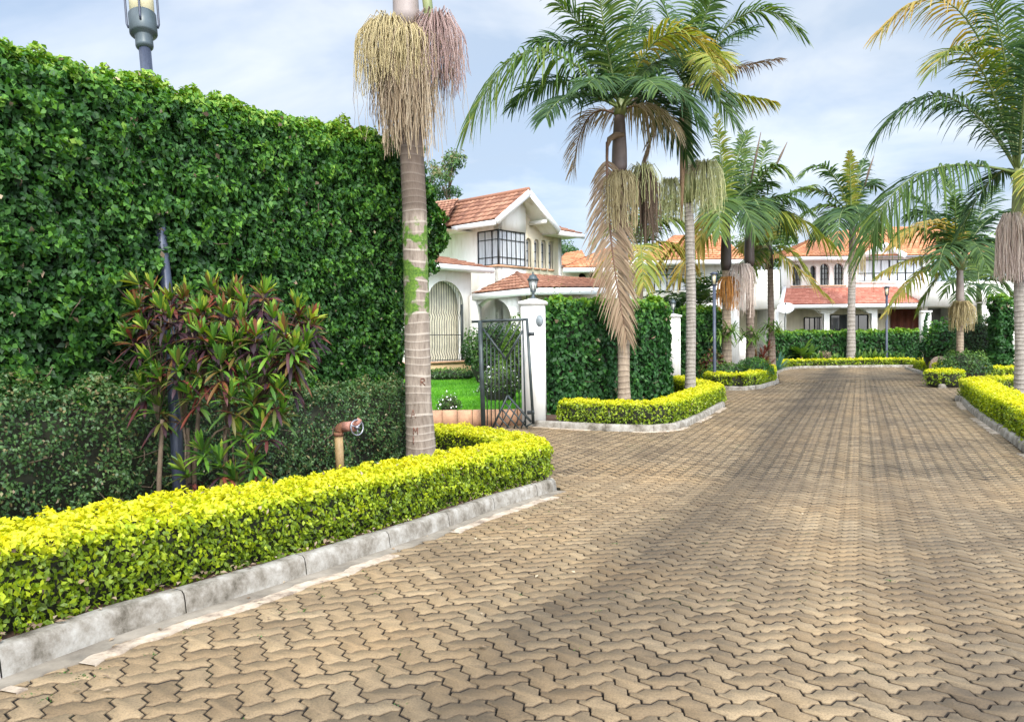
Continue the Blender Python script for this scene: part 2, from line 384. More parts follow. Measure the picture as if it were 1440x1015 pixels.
    for _ in range(twigs):
        s = rs.uniform(.02, .98) * Ltot; h = rs.uniform(.1, .75) * height
        a, rr = world_(np.array([s]), np.array([hw - .04]), np.array([h])); a = a[0]; rr = np.array([rr[0][0], rr[0][1], 0]); tt = np.array([-rr[1], rr[0], 0])
        ln = rs.uniform(.12, .34); d = tt * rs.uniform(-.7, .7) + np.array([0, 0, rs.uniform(-.5, 1)]); d /= np.linalg.norm(d)
        q = [a + d * ln * f + rr * .05 * math.sin(f * 3) + rs.randn(3) * .012 for f in (0, .33, .66, 1)]
        m.tube(q, [.006, .005, .004, .002], 5, 2)
    o = m.build(name, [leafm, MT['core'], MT['twig'], MT['dry']], loc=loc)
    return tag(o, label, cat, group)

# ------------------------------------------------------------------ kerb lines (bottom outer edge, on the paving)
K1 = np.array([G(-330, 1090), G(-120, 1003), G(0, 957), G(175, 891), G(304, 851), G(420, 813.6), G(587, 759), G(698, 715), G(784, 690)])
K1 = np.vstack([K1[0] + (K1[0] - K1[1]) / np.linalg.norm(K1[0] - K1[1]) * 1.6, K1])
K1b = np.array([K1[-1], K1[-1] + (-.02, .28), (.12, 9.75), (-.55, 10.55), (-1.35, 11.35), (-2.2, 12.1)])
K2 = np.array([G(752, 600), G(850, 606), G(940, 608), G(978, 596), G(1020, 571)])
K2b = np.array([K2[-1], K2[-1] + (.0, .6), (5.55, 24.2), (5.75, 27.0)])
K3 = np.array([G(1000, 548), G(1062, 549.5), G(1096, 538.5)])
K3b = np.array([K3[-1], K3[-1] + (.25, .8), G(1093, 523), (15.0, 41.0), (17, 41.3), (20.5, 41.4), G(1302, 517)])
KR1 = np.array([(19.9, 39.0), (18.0, 34.0), G(1302, 529), G(1316, 544), G(1322, 546.5), G(1350, 543), (16.6, 26.4), (19.5, 27.2)])
KR2 = np.array([(17.5, 22.4), (14.2, 21.4), (11.6, 20.3), G(1352, 565), G(1354, 571), G(1384, 597), G(1425, 624), (7.15, 10.2), (6.7, 8.0)])
BED1 = np.vstack([smooth(K1, 2), smooth(K1b, 1)[1:], [(-12, 13.2), (-12, -2)]])
BED2 = np.vstack([smooth(K2, 1), K2b[1:], [(4.5, 27), (.6, 17.6)]])
BED3 = np.vstack([smooth(K3, 1), smooth(K3b, 1)[1:], [(22, 44.5), (7, 44.5), (6.6, 29.5)]])
BEDR1 = np.vstack([smooth(KR1, 1), [(26, 30), (26, 41)]])
BEDR2 = np.vstack([smooth(KR2, 1), [(16, 6), (19, 22)]])
LAWN = np.array([(-9, 15.4), (-.4, 15.4), (.30, 15.9), (.62, 17.0), (3.4, 20.2), (5.0, 27.5), (5.0, 40), (-14, 40), (-14, 15.4)])

def inside(poly, x, y):
    poly = np.asarray(poly); r = np.zeros(np.shape(x), bool); j = len(poly) - 1
    for i in range(len(poly)):
        xi, yi = poly[i]; xj, yj = poly[j]
        c = ((yi > y) != (yj > y)) & (x < (xj - xi) * (y - yi) / ((yj - yi) + 1e-12) + xi); r ^= c; j = i
    return r

# ------------------------------------------------------------------ ground sheet to the horizon
ys = np.concatenate([np.linspace(-30, 14, 45), [18, 25, 34, 45, 60, 90, 140, 220, 400, 800]])
xs = np.concatenate([[-700, -300, -120, -60, -30], np.linspace(-16, 26, 43), [40, 70, 140, 300, 700]])
gx, gy = np.meshgrid(xs, ys); gz = g(gx, gy) - .035
m = M(); nx = len(xs); i = np.arange(len(ys) - 1)[:, None] * nx; j = np.arange(nx - 1)[None]
m.add(np.stack([gx, gy, gz], -1).reshape(-1, 3), np.stack([i + j, i + j + 1, i + nx + j + 1, i + nx + j], -1).reshape(-1, 4))
ground_m = mat('dark_joint_earth', (.035, .028, .02), .95, noise=(1.2, .4), stops=[(.35, (.014, .010, .008)), (.6, (.032, .024, .016)), (.70, (.03, .045, .012))], bump=(40, .6, .01))
tag(m.build('ground', ground_m, smooth=True), kind='structure')

# ------------------------------------------------------------------ zigzag interlocking paving
PW, PHI, UO, VO = .1125, .36025, 3.325, 29.015
tri = lambda q: np.where((q % 1) < .25, (q % 1) * 4, np.where((q % 1) < .75, 2 - (q % 1) * 4, (q % 1) * 4 - 4))
def rect_ring(w, h, fr):
    p = []
    for k in range(w): p += [(k + f, 0) for f in fr]
    for k in range(h): p += [(w, k + f) for f in fr]
    for k in range(w): p += [(w - k - f, h) for f in fr]
    for k in range(h): p += [(0, h - k - f) for f in fr]
    return np.array(p, float)
def pave():
    m = M()
    nn, mm = np.meshgrid(np.arange(-60, 460), np.arange(-190, 190), indexing='ij')
    nn = nn.ravel(); mm = mm.ravel()
    c, s = math.cos(PHI), math.sin(PHI)
    A = .12
    for kind, (ox, oy), (w, h) in (('H', (0, 0), (2, 1)), ('V', (2, -1), (1, 2))):
        u = UO + nn + 2 * mm + ox; v = VO + nn - 2 * mm + oy
        cx = PW * (c * (u + w / 2) - s * (v + h / 2)); cy = PW * (s * (u + w / 2) + c * (v + h / 2))
        ok = (cy > 1.2) & (cy < 42.5) & (np.abs(cx) < .70 * cy + 1.6)
        u, v, cx, cy = u[ok], v[ok], cx[ok], cy[ok]
        drop = np.zeros(len(u), bool)
        for poly in (BED1, BED2, BED3, BEDR1, BEDR2, LAWN): drop |= inside(poly, cx, cy)
        u, v, cx, cy = u[~drop], v[~drop], cx[~drop], cy[~drop]
        for lo, hi, fr, rings in ((0, 9.5, (0, .12, .25, .5, .75, .88), 3), (9.5, 30, (0, .25, .75), 2), (30, 99, (0, .25, .75), 1)):
            k = (cy >= lo) & (cy < hi); n = k.sum()
            if not n: continue
            R = rect_ring(w, h, fr); q = len(R)
            mid = np.array([w / 2, h / 2])
            uu = u[k][:, None]; vv = v[k][:, None]
            rg = []
            rx = RS.randn(n, 1) * .010; ry = RS.randn(n, 1) * .010; hz = RS.uniform(-.0018, .0018, (n, 1))
            for ins, dz in {3: ((.031, -.020), (.036, -.0035), (.060, 0)), 2: ((.036, -.016), (.048, 0)), 1: ((.042, 0),)}[rings]:
                ia = (ins * np.interp(cy[k], [8, 14, 34], [1, .92, .55]))[:, None, None]
                sc = np.concatenate([(w - 2 * ia) / w, (h - 2 * ia) / h], -1); L = mid + (R - mid)[None] * sc
                # the interlocking edge: the same zigzag on both sides of a joint
                du = A * tri(R[:, 1]); dvv = -A * tri(R[:, 0])
                lx = L[:, :, 0] + du; ly = L[:, :, 1] + dvv
                U_ = uu + lx; V_ = vv + ly
                x = PW * (c * U_ - s * V_); y = PW * (s * U_ + c * V_)
                z = g(x, y) + dz + hz + (lx - mid[0]) * PW * rx + (ly - mid[1]) * PW * ry
                rg.append(np.stack([x, y, z], -1))
            vert = np.stack(rg, 1).reshape(-1, 3)          # n, rings, q
            base = (np.arange(n) * rings * q)[:, None]
            tone = RS.beta(3, 3, n)
            i0 = m.nv
            top = base + (rings - 1) * q + np.arange(q)[None]
            m.add(vert, top, 0, tone)
            j = np.arange(q); j2 = (j + 1) % q
            for r in range(rings - 1):
                f = np.stack([base + r * q + j, base + r * q + j2, base + (r + 1) * q + j2, base + (r + 1) * q + j], -1).reshape(-1, 4)
                m.more(f + i0, 1 if r == 0 else 0, np.repeat(tone * (.0 if r else .5), q))
    return m
pm = bpy.data.materials.new('concrete_paver'); pm.use_nodes = True; t = pm.node_tree; b = t.nodes['Principled BSDF']
pos = N(t, 'ShaderNodeNewGeometry').outputs['Position']
at = N(t, 'ShaderNodeAttribute', attribute_name='tone')
base = ramp(t, [(0, (.155, .109, .062)), (.5, (.226, .165, .097)), (1, (.296, .224, .139))], at.outputs['Fac'])
rotm = N(t, 'ShaderNodeMapping', inp={'Rotation': (0, 0, math.radians(24.4)), 'Scale': (1, 1, 1)}); t.links.new(pos, rotm.inputs[0])
# worn wheel tracks lying along the road
trk = N(t, 'ShaderNodeMapping', inp={'Scale': (.5, .036, .3)}); t.links.new(rotm.outputs[0], trk.inputs[0])
tn = N(t, 'ShaderNodeTexNoise', inp={'Scale': 1.0, 'Detail': 4.0, 'Roughness': .6}); t.links.new(trk.outputs[0], tn.inputs['Vector'])
tr_ = ramp(t, [(.38, (.40, .39, .375)), (.47, (.90, .90, .89)), (.64, (1.12, 1.09, 1.02))], tn.outputs[0])
mul = N(t, 'ShaderNodeMixRGB', blend_type='MULTIPLY', inp={0: .38}); t.links.new(base.outputs[0], mul.inputs[1]); t.links.new(tr_.outputs[0], mul.inputs[2])
# tyre-darkened tracks at their own distances across the road
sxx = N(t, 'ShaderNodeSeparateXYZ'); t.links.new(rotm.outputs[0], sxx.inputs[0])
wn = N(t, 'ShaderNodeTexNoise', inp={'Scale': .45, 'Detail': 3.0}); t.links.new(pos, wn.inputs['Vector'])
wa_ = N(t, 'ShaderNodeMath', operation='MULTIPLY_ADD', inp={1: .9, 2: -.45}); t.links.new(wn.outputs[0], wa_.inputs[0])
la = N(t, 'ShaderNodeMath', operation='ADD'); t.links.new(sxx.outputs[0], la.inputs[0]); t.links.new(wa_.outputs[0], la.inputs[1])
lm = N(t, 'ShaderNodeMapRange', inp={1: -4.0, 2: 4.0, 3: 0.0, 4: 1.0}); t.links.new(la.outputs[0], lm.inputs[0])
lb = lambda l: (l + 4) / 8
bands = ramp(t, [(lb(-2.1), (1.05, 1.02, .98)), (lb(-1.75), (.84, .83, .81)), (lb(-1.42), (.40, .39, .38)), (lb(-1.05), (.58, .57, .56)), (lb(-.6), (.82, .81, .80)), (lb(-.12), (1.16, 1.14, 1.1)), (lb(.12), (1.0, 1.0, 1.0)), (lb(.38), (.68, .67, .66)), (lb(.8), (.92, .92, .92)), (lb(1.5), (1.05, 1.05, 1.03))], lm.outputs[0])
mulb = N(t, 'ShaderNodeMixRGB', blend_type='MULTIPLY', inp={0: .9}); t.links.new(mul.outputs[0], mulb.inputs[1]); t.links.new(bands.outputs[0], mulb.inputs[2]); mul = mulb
bl = N(t, 'ShaderNodeTexNoise', inp={'Scale': .55, 'Detail': 6.0, 'Roughness': .62}); t.links.new(pos, bl.inputs['Vector'])
bl_ = ramp(t, [(.36, (.58, .55, .52)), (.47, (.95, .93, .90)), (.70, (1.14, 1.02, .84))], bl.outputs[0])
mul2 = N(t, 'ShaderNodeMixRGB', blend_type='MULTIPLY', inp={0: .8}); t.links.new(mul.outputs[0], mul2.inputs[1]); t.links.new(bl_.outputs[0], mul2.inputs[2])
fn = N(t, 'ShaderNodeTexNoise', inp={'Scale': 120, 'Detail': 4.0, 'Roughness': .8}); t.links.new(pos, fn.inputs['Vector'])
fn_ = ramp(t, [(.34, (.42, .40, .38)), (.46, (.92, .92, .91)), (.66, (1.4, 1.38, 1.33))], fn.outputs[0])
mul3 = N(t, 'ShaderNodeMixRGB', blend_type='MULTIPLY', inp={0: .75}); t.links.new(mul2.outputs[0], mul3.inputs[1]); t.links.new(fn_.outputs[0], mul3.inputs[2])
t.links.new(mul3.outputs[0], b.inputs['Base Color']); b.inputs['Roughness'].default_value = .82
bp = N(t, 'ShaderNodeBump', inp={'Strength': .55, 'Distance': .004}); t.links.new(fn.outputs[0], bp.inputs['Height']); t.links.new(bp.outputs[0], b.inputs['Normal'])
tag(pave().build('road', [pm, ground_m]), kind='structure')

# ------------------------------------------------------------------ raised garden beds and kerbs
def bed(name, poly, h=.105):
    m = M(); P_ = [tuple(q) for q in poly]
    m.prism(P_, lambda x, y: g(x, y) - .05, lambda x, y: g(x, y) + h)
    tag(m.build(name, MT['soil']), kind='structure')
def bed_sheet(poly, h=.10, step=.5):
    """soil surface following the ground inside a polygon, with a vertical skirt hidden by the kerb"""
    poly = np.asarray(poly); x0, y0 = poly.min(0) ; x1, y1 = poly.max(0)
    m = M()
    xs = np.arange(x0, x1 + step, step); ys = np.arange(y0, y1 + step, step)
    gx, gy = np.meshgrid(xs, ys); ins = inside(poly, gx, gy)
    return xs, ys, gx, gy, ins
kerb_m = mat('weathered_concrete_kerb', (.36, .34, .31), .9, noise=(5, .4, 10, .74), bump=(45, .5, .006),
             stops=[(.34, (.075, .062, .043)), (.46, (.20, .175, .14)), (.57, (.31, .285, .245)), (.72, (.42, .40, .36))])
cem_m = mat('pale_cement_strip', (.55, .47, .37), .9, noise=(7, .3, 9, .7), bump=(40, .5, .006),
            stops=[(.36, (.15, .11, .08)), (.48, (.33, .26, .19)), (.68, (.50, .42, .33))])
gut_m = mat('grey_concrete_gutter', (.26, .23, .19), .9, noise=(3, .4, 10, .72), stops=[(.3, (.10, .08, .06)), (.52, (.20, .17, .13)), (.75, (.29, .25, .20))], bump=(40, .4, .006))
def kerb(path, w=.11, h=.125, it=1, joints=True):
    """path runs so that the bed lies on its left"""
    q0 = resample(smooth(path, it), .12); S0 = np.concatenate([[0], np.cumsum(np.linalg.norm(np.diff(q0, axis=0), axis=1))])
    cut = np.arange(.55, S0[-1] - .2, .92) + RS.uniform(-.03, .03, len(np.arange(.55, S0[-1] - .2, .92)))
    sv = np.unique(np.concatenate([S0, cut - .0035, cut + .0035])); gap = np.zeros(len(sv) - 1, bool)
    for c_ in cut: gap[np.searchsorted(sv, c_) - 1] = True
    p = np.stack([np.interp(sv, S0, q0[:, i]) for i in (0, 1)], 1)
    dp = np.stack([np.interp(sv + .05, S0, q0[:, i]) - np.interp(sv - .05, S0, q0[:, i]) for i in (0, 1)], 1); T = unit(dp); Lf = np.stack([-T[:, 1], T[:, 0]], 1)
    prof = [(0, -.03), (.012, h * .55), (.020, h - .02), (.036, h - .003), (w - .01, h), (w, h - .01), (w, -.03)]
    m = M(); k = len(p); rings = []
    wob = vnoise(np.c_[p, p[:, 0] * 0], .5, 3) * .004
    for a, b in prof:
        q = p + Lf * (a + (wob[:, None] if a < w - .02 else 0)); rings.append(np.c_[q, g(p[:, 0], p[:, 1]) + b + (wob * .6 if b > 0 else 0)])
    V = np.stack(rings, 1); n = len(prof)
    i = np.arange(k - 1)[:, None] * n; j = np.arange(n - 1)[None]
    F = np.stack([i + j, i + n + j, i + n + j + 1, i + j + 1], -1)
    low = F[gap].reshape(-1, 4); F = F[~gap].reshape(-1, 4)
    bs = m.nv; m.add(V.reshape(-1, 3), F);
    Vg = V.copy(); Vg[:, 1:6, 2] -= .02; Vg[:, :3, :2] += Lf[:, None] * .012; m.add(Vg.reshape(-1, 3), low, 1); m.more([bs + np.arange(n)]); m.more([bs + (k - 1) * n + np.arange(n)[::-1]])
    tag(m.build('kerb', [kerb_m, ground_m]), kind='structure')
for p, it in ((K1, 2), (K1b, 1), (K2, 1), (K2b, 0), (K3, 1), (K3b, 1), (KR1, 1), (KR2, 1)): kerb(p, it=it)
def grid_bed(poly, h=.10, step=.6):
    # triangulated outline, subdivided along Y so that the soil follows the fall of the ground
    m = M(); poly = np.asarray(poly, float)
    y0, y1 = poly[:, 1].min(), poly[:, 1].max()
    cuts = [y0] + [c for c in np.arange(-1, 16, 1.0) if y0 < c < y1] + [y1]
    for a, b in zip(cuts[:-1], cuts[1:]):
        sub = clip_y(clip_y(poly, a, 1), b, -1)
        if len(sub) < 3: continue
        tri_ = tessellate_polygon([[Vector((x, y, 0)) for x, y in sub]])
        m.add([(x, y, float(g(x, y)) + h) for x, y in sub], [t if orient(sub, t) else t[::-1] for t in tri_])
    return m
def orient(p, t):
    a, b, c = [p[i] for i in t]; return (b[0] - a[0]) * (c[1] - a[1]) - (b[1] - a[1]) * (c[0] - a[0]) > 0
def clip_y(poly, y, sgn):
    out = []; n = len(poly)
    for i in range(n):
        a, b = poly[i], poly[(i + 1) % n]; da, db = (a[1] - y) * sgn, (b[1] - y) * sgn
        if da >= 0: out.append(tuple(a))
        if (da > 0 > db) or (da < 0 < db): f = da / (da - db); out.append((a[0] + (b[0] - a[0]) * f, y))
    return np.array(out)
def inset(poly, kp, d=.06):
    return poly
for p in (BED1, BED2, BED3, BEDR1, BEDR2):
    c = p.mean(0); q = p.copy()
    # pull the outline under the kerb
    nxt = np.roll(p, -1, 0) - p; prv = p - np.roll(p, 1, 0); T = unit(unit(nxt) + unit(prv)); area = np.sum(p[:, 0] * np.roll(p[:, 1], -1) - np.roll(p[:, 0], -1) * p[:, 1])
    Lf = np.stack([-T[:, 1], T[:, 0]], 1) * (1 if area > 0 else -1)
    q = p + Lf * .06
    tag(grid_bed(q).build('garden_bed', MT['soil']), kind='structure')
# concrete channel and broken cement edge along the near kerb
def strip(path, a, b, z, m_, name, holes=None):
    p = resample(smooth(path, 2), .025); T = unit(np.gradient(p, axis=0)); Rt = np.stack([T[:, 1], -T[:, 0]], 1)
    k = len(p); m = M()
    p3_ = np.c_[p, p[:, :1] * 0]; wa = vnoise(p3_, .7, 9) * .012 + vnoise(p3_, .16, 19) * .006; wb = vnoise(p3_, .35, 12) * .018 + vnoise(p3_, .13, 22) * .010
    A_ = p + Rt * (a + wa * (a > .03))[:, None]; B_ = p + Rt * (b + wb)[:, None]
    sarc = np.arange(k) * .025
    keep = np.ones(k - 1, bool) if holes is None else holes(sarc[:-1], p[:-1])
    zA = g(A_[:, 0], A_[:, 1]) + z; zB = g(B_[:, 0], B_[:, 1]) + z + .002
    V = np.concatenate([np.c_[A_, zA], np.c_[B_, zB], np.c_[B_, zB - .03]])
    i = np.arange(k - 1)[keep]
    m.add(V, np.stack([i, k + i, k + i + 1, i + 1], -1)); m.more(np.stack([k + i, 2 * k + i, 2 * k + i + 1, k + i + 1], -1))
    tag(m.build(name, m_), kind='structure')
KP = K1
strip(KP, -.02, .10, .005, gut_m, 'gutter')
strip(KP, .085, .19, .0035, cem_m, 'cement_edging', lambda s, p: np.sin(s * 1.9 + 1.2) + .5 * np.sin(s * 4.3) + .35 * np.sin(s * 17) > -.55)
strip(K2, -.02, .10, .006, cem_m, 'cement_edging', lambda s, p: np.sin(s * 2.9) > -.4)
strip(KR2[3:], -.02, .12, .006, cem_m, 'cement_edging', lambda s, p: np.sin(s * 1.4) > -.2)

# fallen leaves and small weeds along the kerbs and in the joints
def scatter(paths, n, lo, hi, rs):
    out = []
    for p in paths:
        q = resample(smooth(p, 1), .1); T = unit(np.gradient(q, axis=0)); Rt = np.stack([T[:, 1], -T[:, 0]], 1)
        i = rs.randint(0, len(q), n); d = lo + (hi - lo) * rs.rand(n) ** 2.2; out.append(q[i] + Rt[i] * d[:, None] + rs.randn(n, 2) * .03)
    return np.vstack(out)
rs_ = np.random.RandomState(77)
xy = np.vstack([scatter([K1, K2, K3, KR2[3:], KR1[3:6]], 46, .05, 1.6, rs_), np.c_[rs_.uniform(-2, 5, 60), rs_.uniform(2.5, 14, 60)]])
xy = np.vstack([xy, scatter([K1], 260, -.10, -.22, rs_)])
up_ = np.tile([0, 0, 1.0], (len(xy), 1)); inb = inside(BED1, xy[:, 0], xy[:, 1])
m = M(); leaves(m, np.c_[xy, g(xy[:, 0], xy[:, 1]) + np.where(inb, .135, .012)], up_, .038, .02, rs_.rand(len(xy)), 0, jit=.25, rs=rs_)
tag(m.build('leaf_litter', MT['dry']), kind='stuff')
wx = np.vstack([scatter([K1], 60, .18, .75, rs_), np.c_[rs_.uniform(-1.5, 2.5, 40), rs_.uniform(2.4, 7, 40)]])
k3 = 14; ww_ = np.repeat(wx, k3, 0) + rs_.randn(len(wx) * k3, 2) * .018; up_ = np.tile([0, 0, 1.0], (len(ww_), 1))
m = M(); leaves(m, np.c_[ww_, g(ww_[:, 0], ww_[:, 1]) - .002], up_, .016, .008, rs_.uniform(.2, .7, len(ww_)), 0, jit=.8, rs=rs_)
tag(m.build('joint_moss', MT['shrub']), kind='stuff')

# ------------------------------------------------------------------ lawn behind the gate
def lawn_h(x, y): return -.17 + .018 * np.clip(np.asarray(y) - 15.5, 0, 14)
m = M(); pl = LAWN
cuts = [15.4, 18, 22, 26, 30, 40]
for a, b in zip(cuts[:-1], cuts[1:]):
    sub = clip_y(clip_y(pl, a, 1), b, -1); t3 = tessellate_polygon([[Vector((x, y, 0)) for x, y in sub]])
    m.add([(x, y, float(lawn_h(x, y))) for x, y in sub], [q if orient(sub, q) else q[::-1] for q in t3])
tag(m.build('lawn', mat('lawn_turf', (.07, .20, .02), .9, noise=(1.5, .4), stops=[(.3, (.06, .20, .015)), (.7, (.12, .34, .025))])), kind='structure')
n = 45000; gxy = np.c_[RS.uniform(-3.6, 1.3, n), 15.5 + 12.5 * RS.rand(n) ** 1.3]
ok = inside(LAWN, gxy[:, 0], gxy[:, 1]) & (gxy[:, 0] > -.165 * gxy[:, 1]) ; gxy = gxy[ok]; n = len(gxy)
bz = lawn_h(gxy[:, 0], gxy[:, 1]); az = RS.uniform(0, 6.28, n); hh = RS.uniform(.03, .075, n); bw = .012
b0 = np.c_[gxy, bz]; d = np.c_[np.cos(az), np.sin(az), az * 0]; ln = np.c_[RS.randn(n, 2) * .02, hh]
m = M(); m.add(np.stack([b0 - d * bw, b0 + d * bw, b0 + ln], 1).reshape(-1, 3), np.arange(3 * n).reshape(n, 3), 0, np.clip(RS.rand(n) * .7 + .3 * vnoise(b0, 1.5, 4), 0, 1))
tag(m.build('grass', MT['grass']), kind='stuff')
# terracotta edging wall at the foot of the lawn
m = M()
for i in range(12):
    x0 = -3.2 + i * .30; m.hexa([(x0, 15.25, -.46), (x0 + .292, 15.25, -.46), (x0 + .292, 15.42, -.46), (x0, 15.42, -.46),
                                   (x0 + .004, 15.255, -.135 + RS.uniform(-.012, .006)), (x0 + .288, 15.255, -.135), (x0 + .288, 15.42, -.135), (x0 + .004, 15.42, -.135)])
tag(m.build('edging_wall', MT['terracotta'], loc=(-1.6, 15.3, -.45)), 'low terracotta edging wall holding up the lawn behind the iron gate', 'edging wall')
# far gardens of the two other houses
m = M(); m.prism([(6.2, 29.8), (7, 44.4), (45, 44.4), (45, 70), (5.05, 70), (5.05, 29.8)], -.6, -.33)
tag(m.build('garden_ground', mat('garden_turf', (.06, .10, .03), .95, noise=(1, .5))), kind='structure')

# ------------------------------------------------------------------ clipped hedges
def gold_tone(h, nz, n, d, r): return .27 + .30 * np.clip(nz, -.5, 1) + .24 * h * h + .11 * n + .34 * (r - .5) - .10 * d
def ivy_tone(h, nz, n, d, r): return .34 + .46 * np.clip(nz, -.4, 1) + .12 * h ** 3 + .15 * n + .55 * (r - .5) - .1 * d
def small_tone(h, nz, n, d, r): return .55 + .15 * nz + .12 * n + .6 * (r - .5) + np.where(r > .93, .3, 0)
def off(path, d):
    T = unit(np.gradient(np.asarray(path, float), axis=0)); return path + np.stack([-T[:, 1], T[:, 0]], 1) * d
GH = 'clipped golden hedges edging the beds'
hp = off(resample(smooth(K1, 2), .2), .46)
front = hp[(hp[:, 1] > -.2) & (hp[:, 1] < 8.25)]
backleg = np.array([(.19, 8.75), (.08, 9.25), (-.28, 9.95), (-.85, 10.55), (-1.6, 11.2)])
path1 = smooth(np.vstack([front, backleg]), 1)
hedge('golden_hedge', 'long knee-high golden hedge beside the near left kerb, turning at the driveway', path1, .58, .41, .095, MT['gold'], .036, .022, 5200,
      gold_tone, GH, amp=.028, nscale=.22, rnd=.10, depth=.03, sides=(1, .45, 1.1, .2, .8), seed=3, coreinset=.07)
p2 = np.vstack([off(resample(smooth(K2, 1), .2), .38)[2:-2], [(5.12, 19.3), (5.13, 21), (5.2, 24.0)]])
hedge('golden_hedge', 'golden hedge curving around the bed of the two tall palms beside the white gate pillar', smooth(p2, 1), .55, .43, .095, MT['gold'], .05, .034, 1700,
      gold_tone, GH, amp=.03, nscale=.25, rnd=.10, depth=.03, sides=(1, .7, 1.1, 1, .5), seed=4, coreinset=.07)
p3 = np.vstack([[(6.9, 26.6)], off(resample(smooth(K3, 1), .2), .42)[1:-1], off(K3b, .40)[1:3]])
hedge('golden_hedge', 'short golden hedge in front of the dark round ball shrub', smooth(p3, 1), .6, .44, .095, MT['gold'], .07, .05, 800, gold_tone, GH,
      amp=.035, nscale=.3, rnd=.12, depth=.03, sides=(1, .7, 1.1, 1, .5), seed=5)
p4 = off(resample(K3b[2:], .3), .5)[1:]
hedge('golden_hedge', 'low golden hedge edging the far bed below the dark hedge of the right-hand house', p4, .6, .38, .09, MT['gold'], .10, .07, 420, gold_tone, GH,
      amp=.04, nscale=.4, rnd=.1, depth=.03, sides=(1, .5, 1, 1, 1), seed=6)
p5 = smooth(off(resample(smooth(KR1, 1), .3), .52)[3:-2], 2)
hedge('golden_hedge', 'golden hedge wrapped around the corner bed with the rounded green bush', p5, .54, .47, .09, MT['gold'], .07, .05, 850, gold_tone, GH,
      amp=.04, nscale=.3, rnd=.12, depth=.03, sides=(1, .7, 1, 1, 1), seed=7)
p6 = off(resample(smooth(KR2, 1), .3), .40)[1:-2]
hedge('golden_hedge', 'bright golden hedge on the right edge, around the palm with the long pinkish fruit strands', p6, .62, .48, .09, MT['gold'], .05, .034, 1700, gold_tone, GH,
      amp=.035, nscale=.25, rnd=.12, depth=.03, sides=(1, .8, 1.1, 1, 1), seed=8)
# tall ivy-like hedge on the left: the upper part swells out over the lower
T0, T1 = np.array([-5.87, 2.38]), np.array([-1.84, 10.55])
tp = np.array([T0 + (T1 - T0) * f for f in np.linspace(0, 1, 12)]); tdir = unit(T1 - T0); tr_out = np.array([tdir[1], -tdir[0]])
def over_tall(f, h):
    h = np.clip(h, 0, 1.1)
    return .10 * np.clip((h - .30) / .25, 0, 1) - .12 * np.clip((h - .72) / .3, 0, 1) ** 2 + .36 * np.clip((f - .8) / .2, 0, 1) ** 2 * np.clip((h - .58) / .16, 0, 1)
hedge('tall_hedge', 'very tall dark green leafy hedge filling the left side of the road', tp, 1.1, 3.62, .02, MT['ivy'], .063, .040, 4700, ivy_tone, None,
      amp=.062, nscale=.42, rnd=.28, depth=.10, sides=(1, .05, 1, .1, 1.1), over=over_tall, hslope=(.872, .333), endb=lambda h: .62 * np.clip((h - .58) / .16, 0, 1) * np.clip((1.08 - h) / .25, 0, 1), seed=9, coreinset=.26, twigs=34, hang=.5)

# ------------------------------------------------------------------ more hedges
hedge('low_hedge', 'waist-high dull dark small-leaved hedge running along the foot of the very tall hedge', tp[1:] + tr_out * .56 - tdir * .18, .55, 1.06, .09, MT['small'], .034, .021, 4300,
      small_tone, None, amp=.10, nscale=.4, rnd=.2, depth=.07, sides=(1, .02, 1, .1, .8), seed=10, coreinset=.13, twigs=30)
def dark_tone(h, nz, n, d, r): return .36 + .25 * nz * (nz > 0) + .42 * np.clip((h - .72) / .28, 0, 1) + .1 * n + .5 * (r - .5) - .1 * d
hd = np.array([(.95, 16.25), (3.55, 18.2), (3.85, 18.8), (4.35, 21.5), (4.9, 26.0)])
hedge('dark_hedge', 'dark broad-leaved hedge beside the gate pillar, behind the palm with the dead frond', off(smooth(hd, 1), .3), .6, 2.52, .08, MT['dark'], .13, .085, 620,
      dark_tone, None, amp=.07, nscale=.5, rnd=.18, depth=.07, sides=(1, .05, 1, 1, .5), seed=12, coreinset=.16, twigs=26, hang=.5)
hedge('dark_hedge', 'dark hedge behind the slim black lamp post, right of the second white pillar', np.array([(6.15, 28.6), (7.4, 29.6), (8.3, 31.6)]), .7, 2.85, .0, MT['dark'], .15, .10, 420,
      dark_tone, None, amp=.09, nscale=.6, rnd=.2, depth=.07, sides=(1, .1, 1, 1, 1), seed=13, coreinset=.2)
yf = 43.4
hedge('dark_hedge', 'long low dark hedge in front of the arched porch of the right-hand house', np.array([(X(1083, yf), yf), (X(1300, yf), yf)]), .9, 2.0, .0, MT['dark'], .16, .11, 330,
      dark_tone, None, amp=.10, nscale=.8, rnd=.2, depth=.08, sides=(1, .1, 1, 1, 1), seed=14, coreinset=.2)

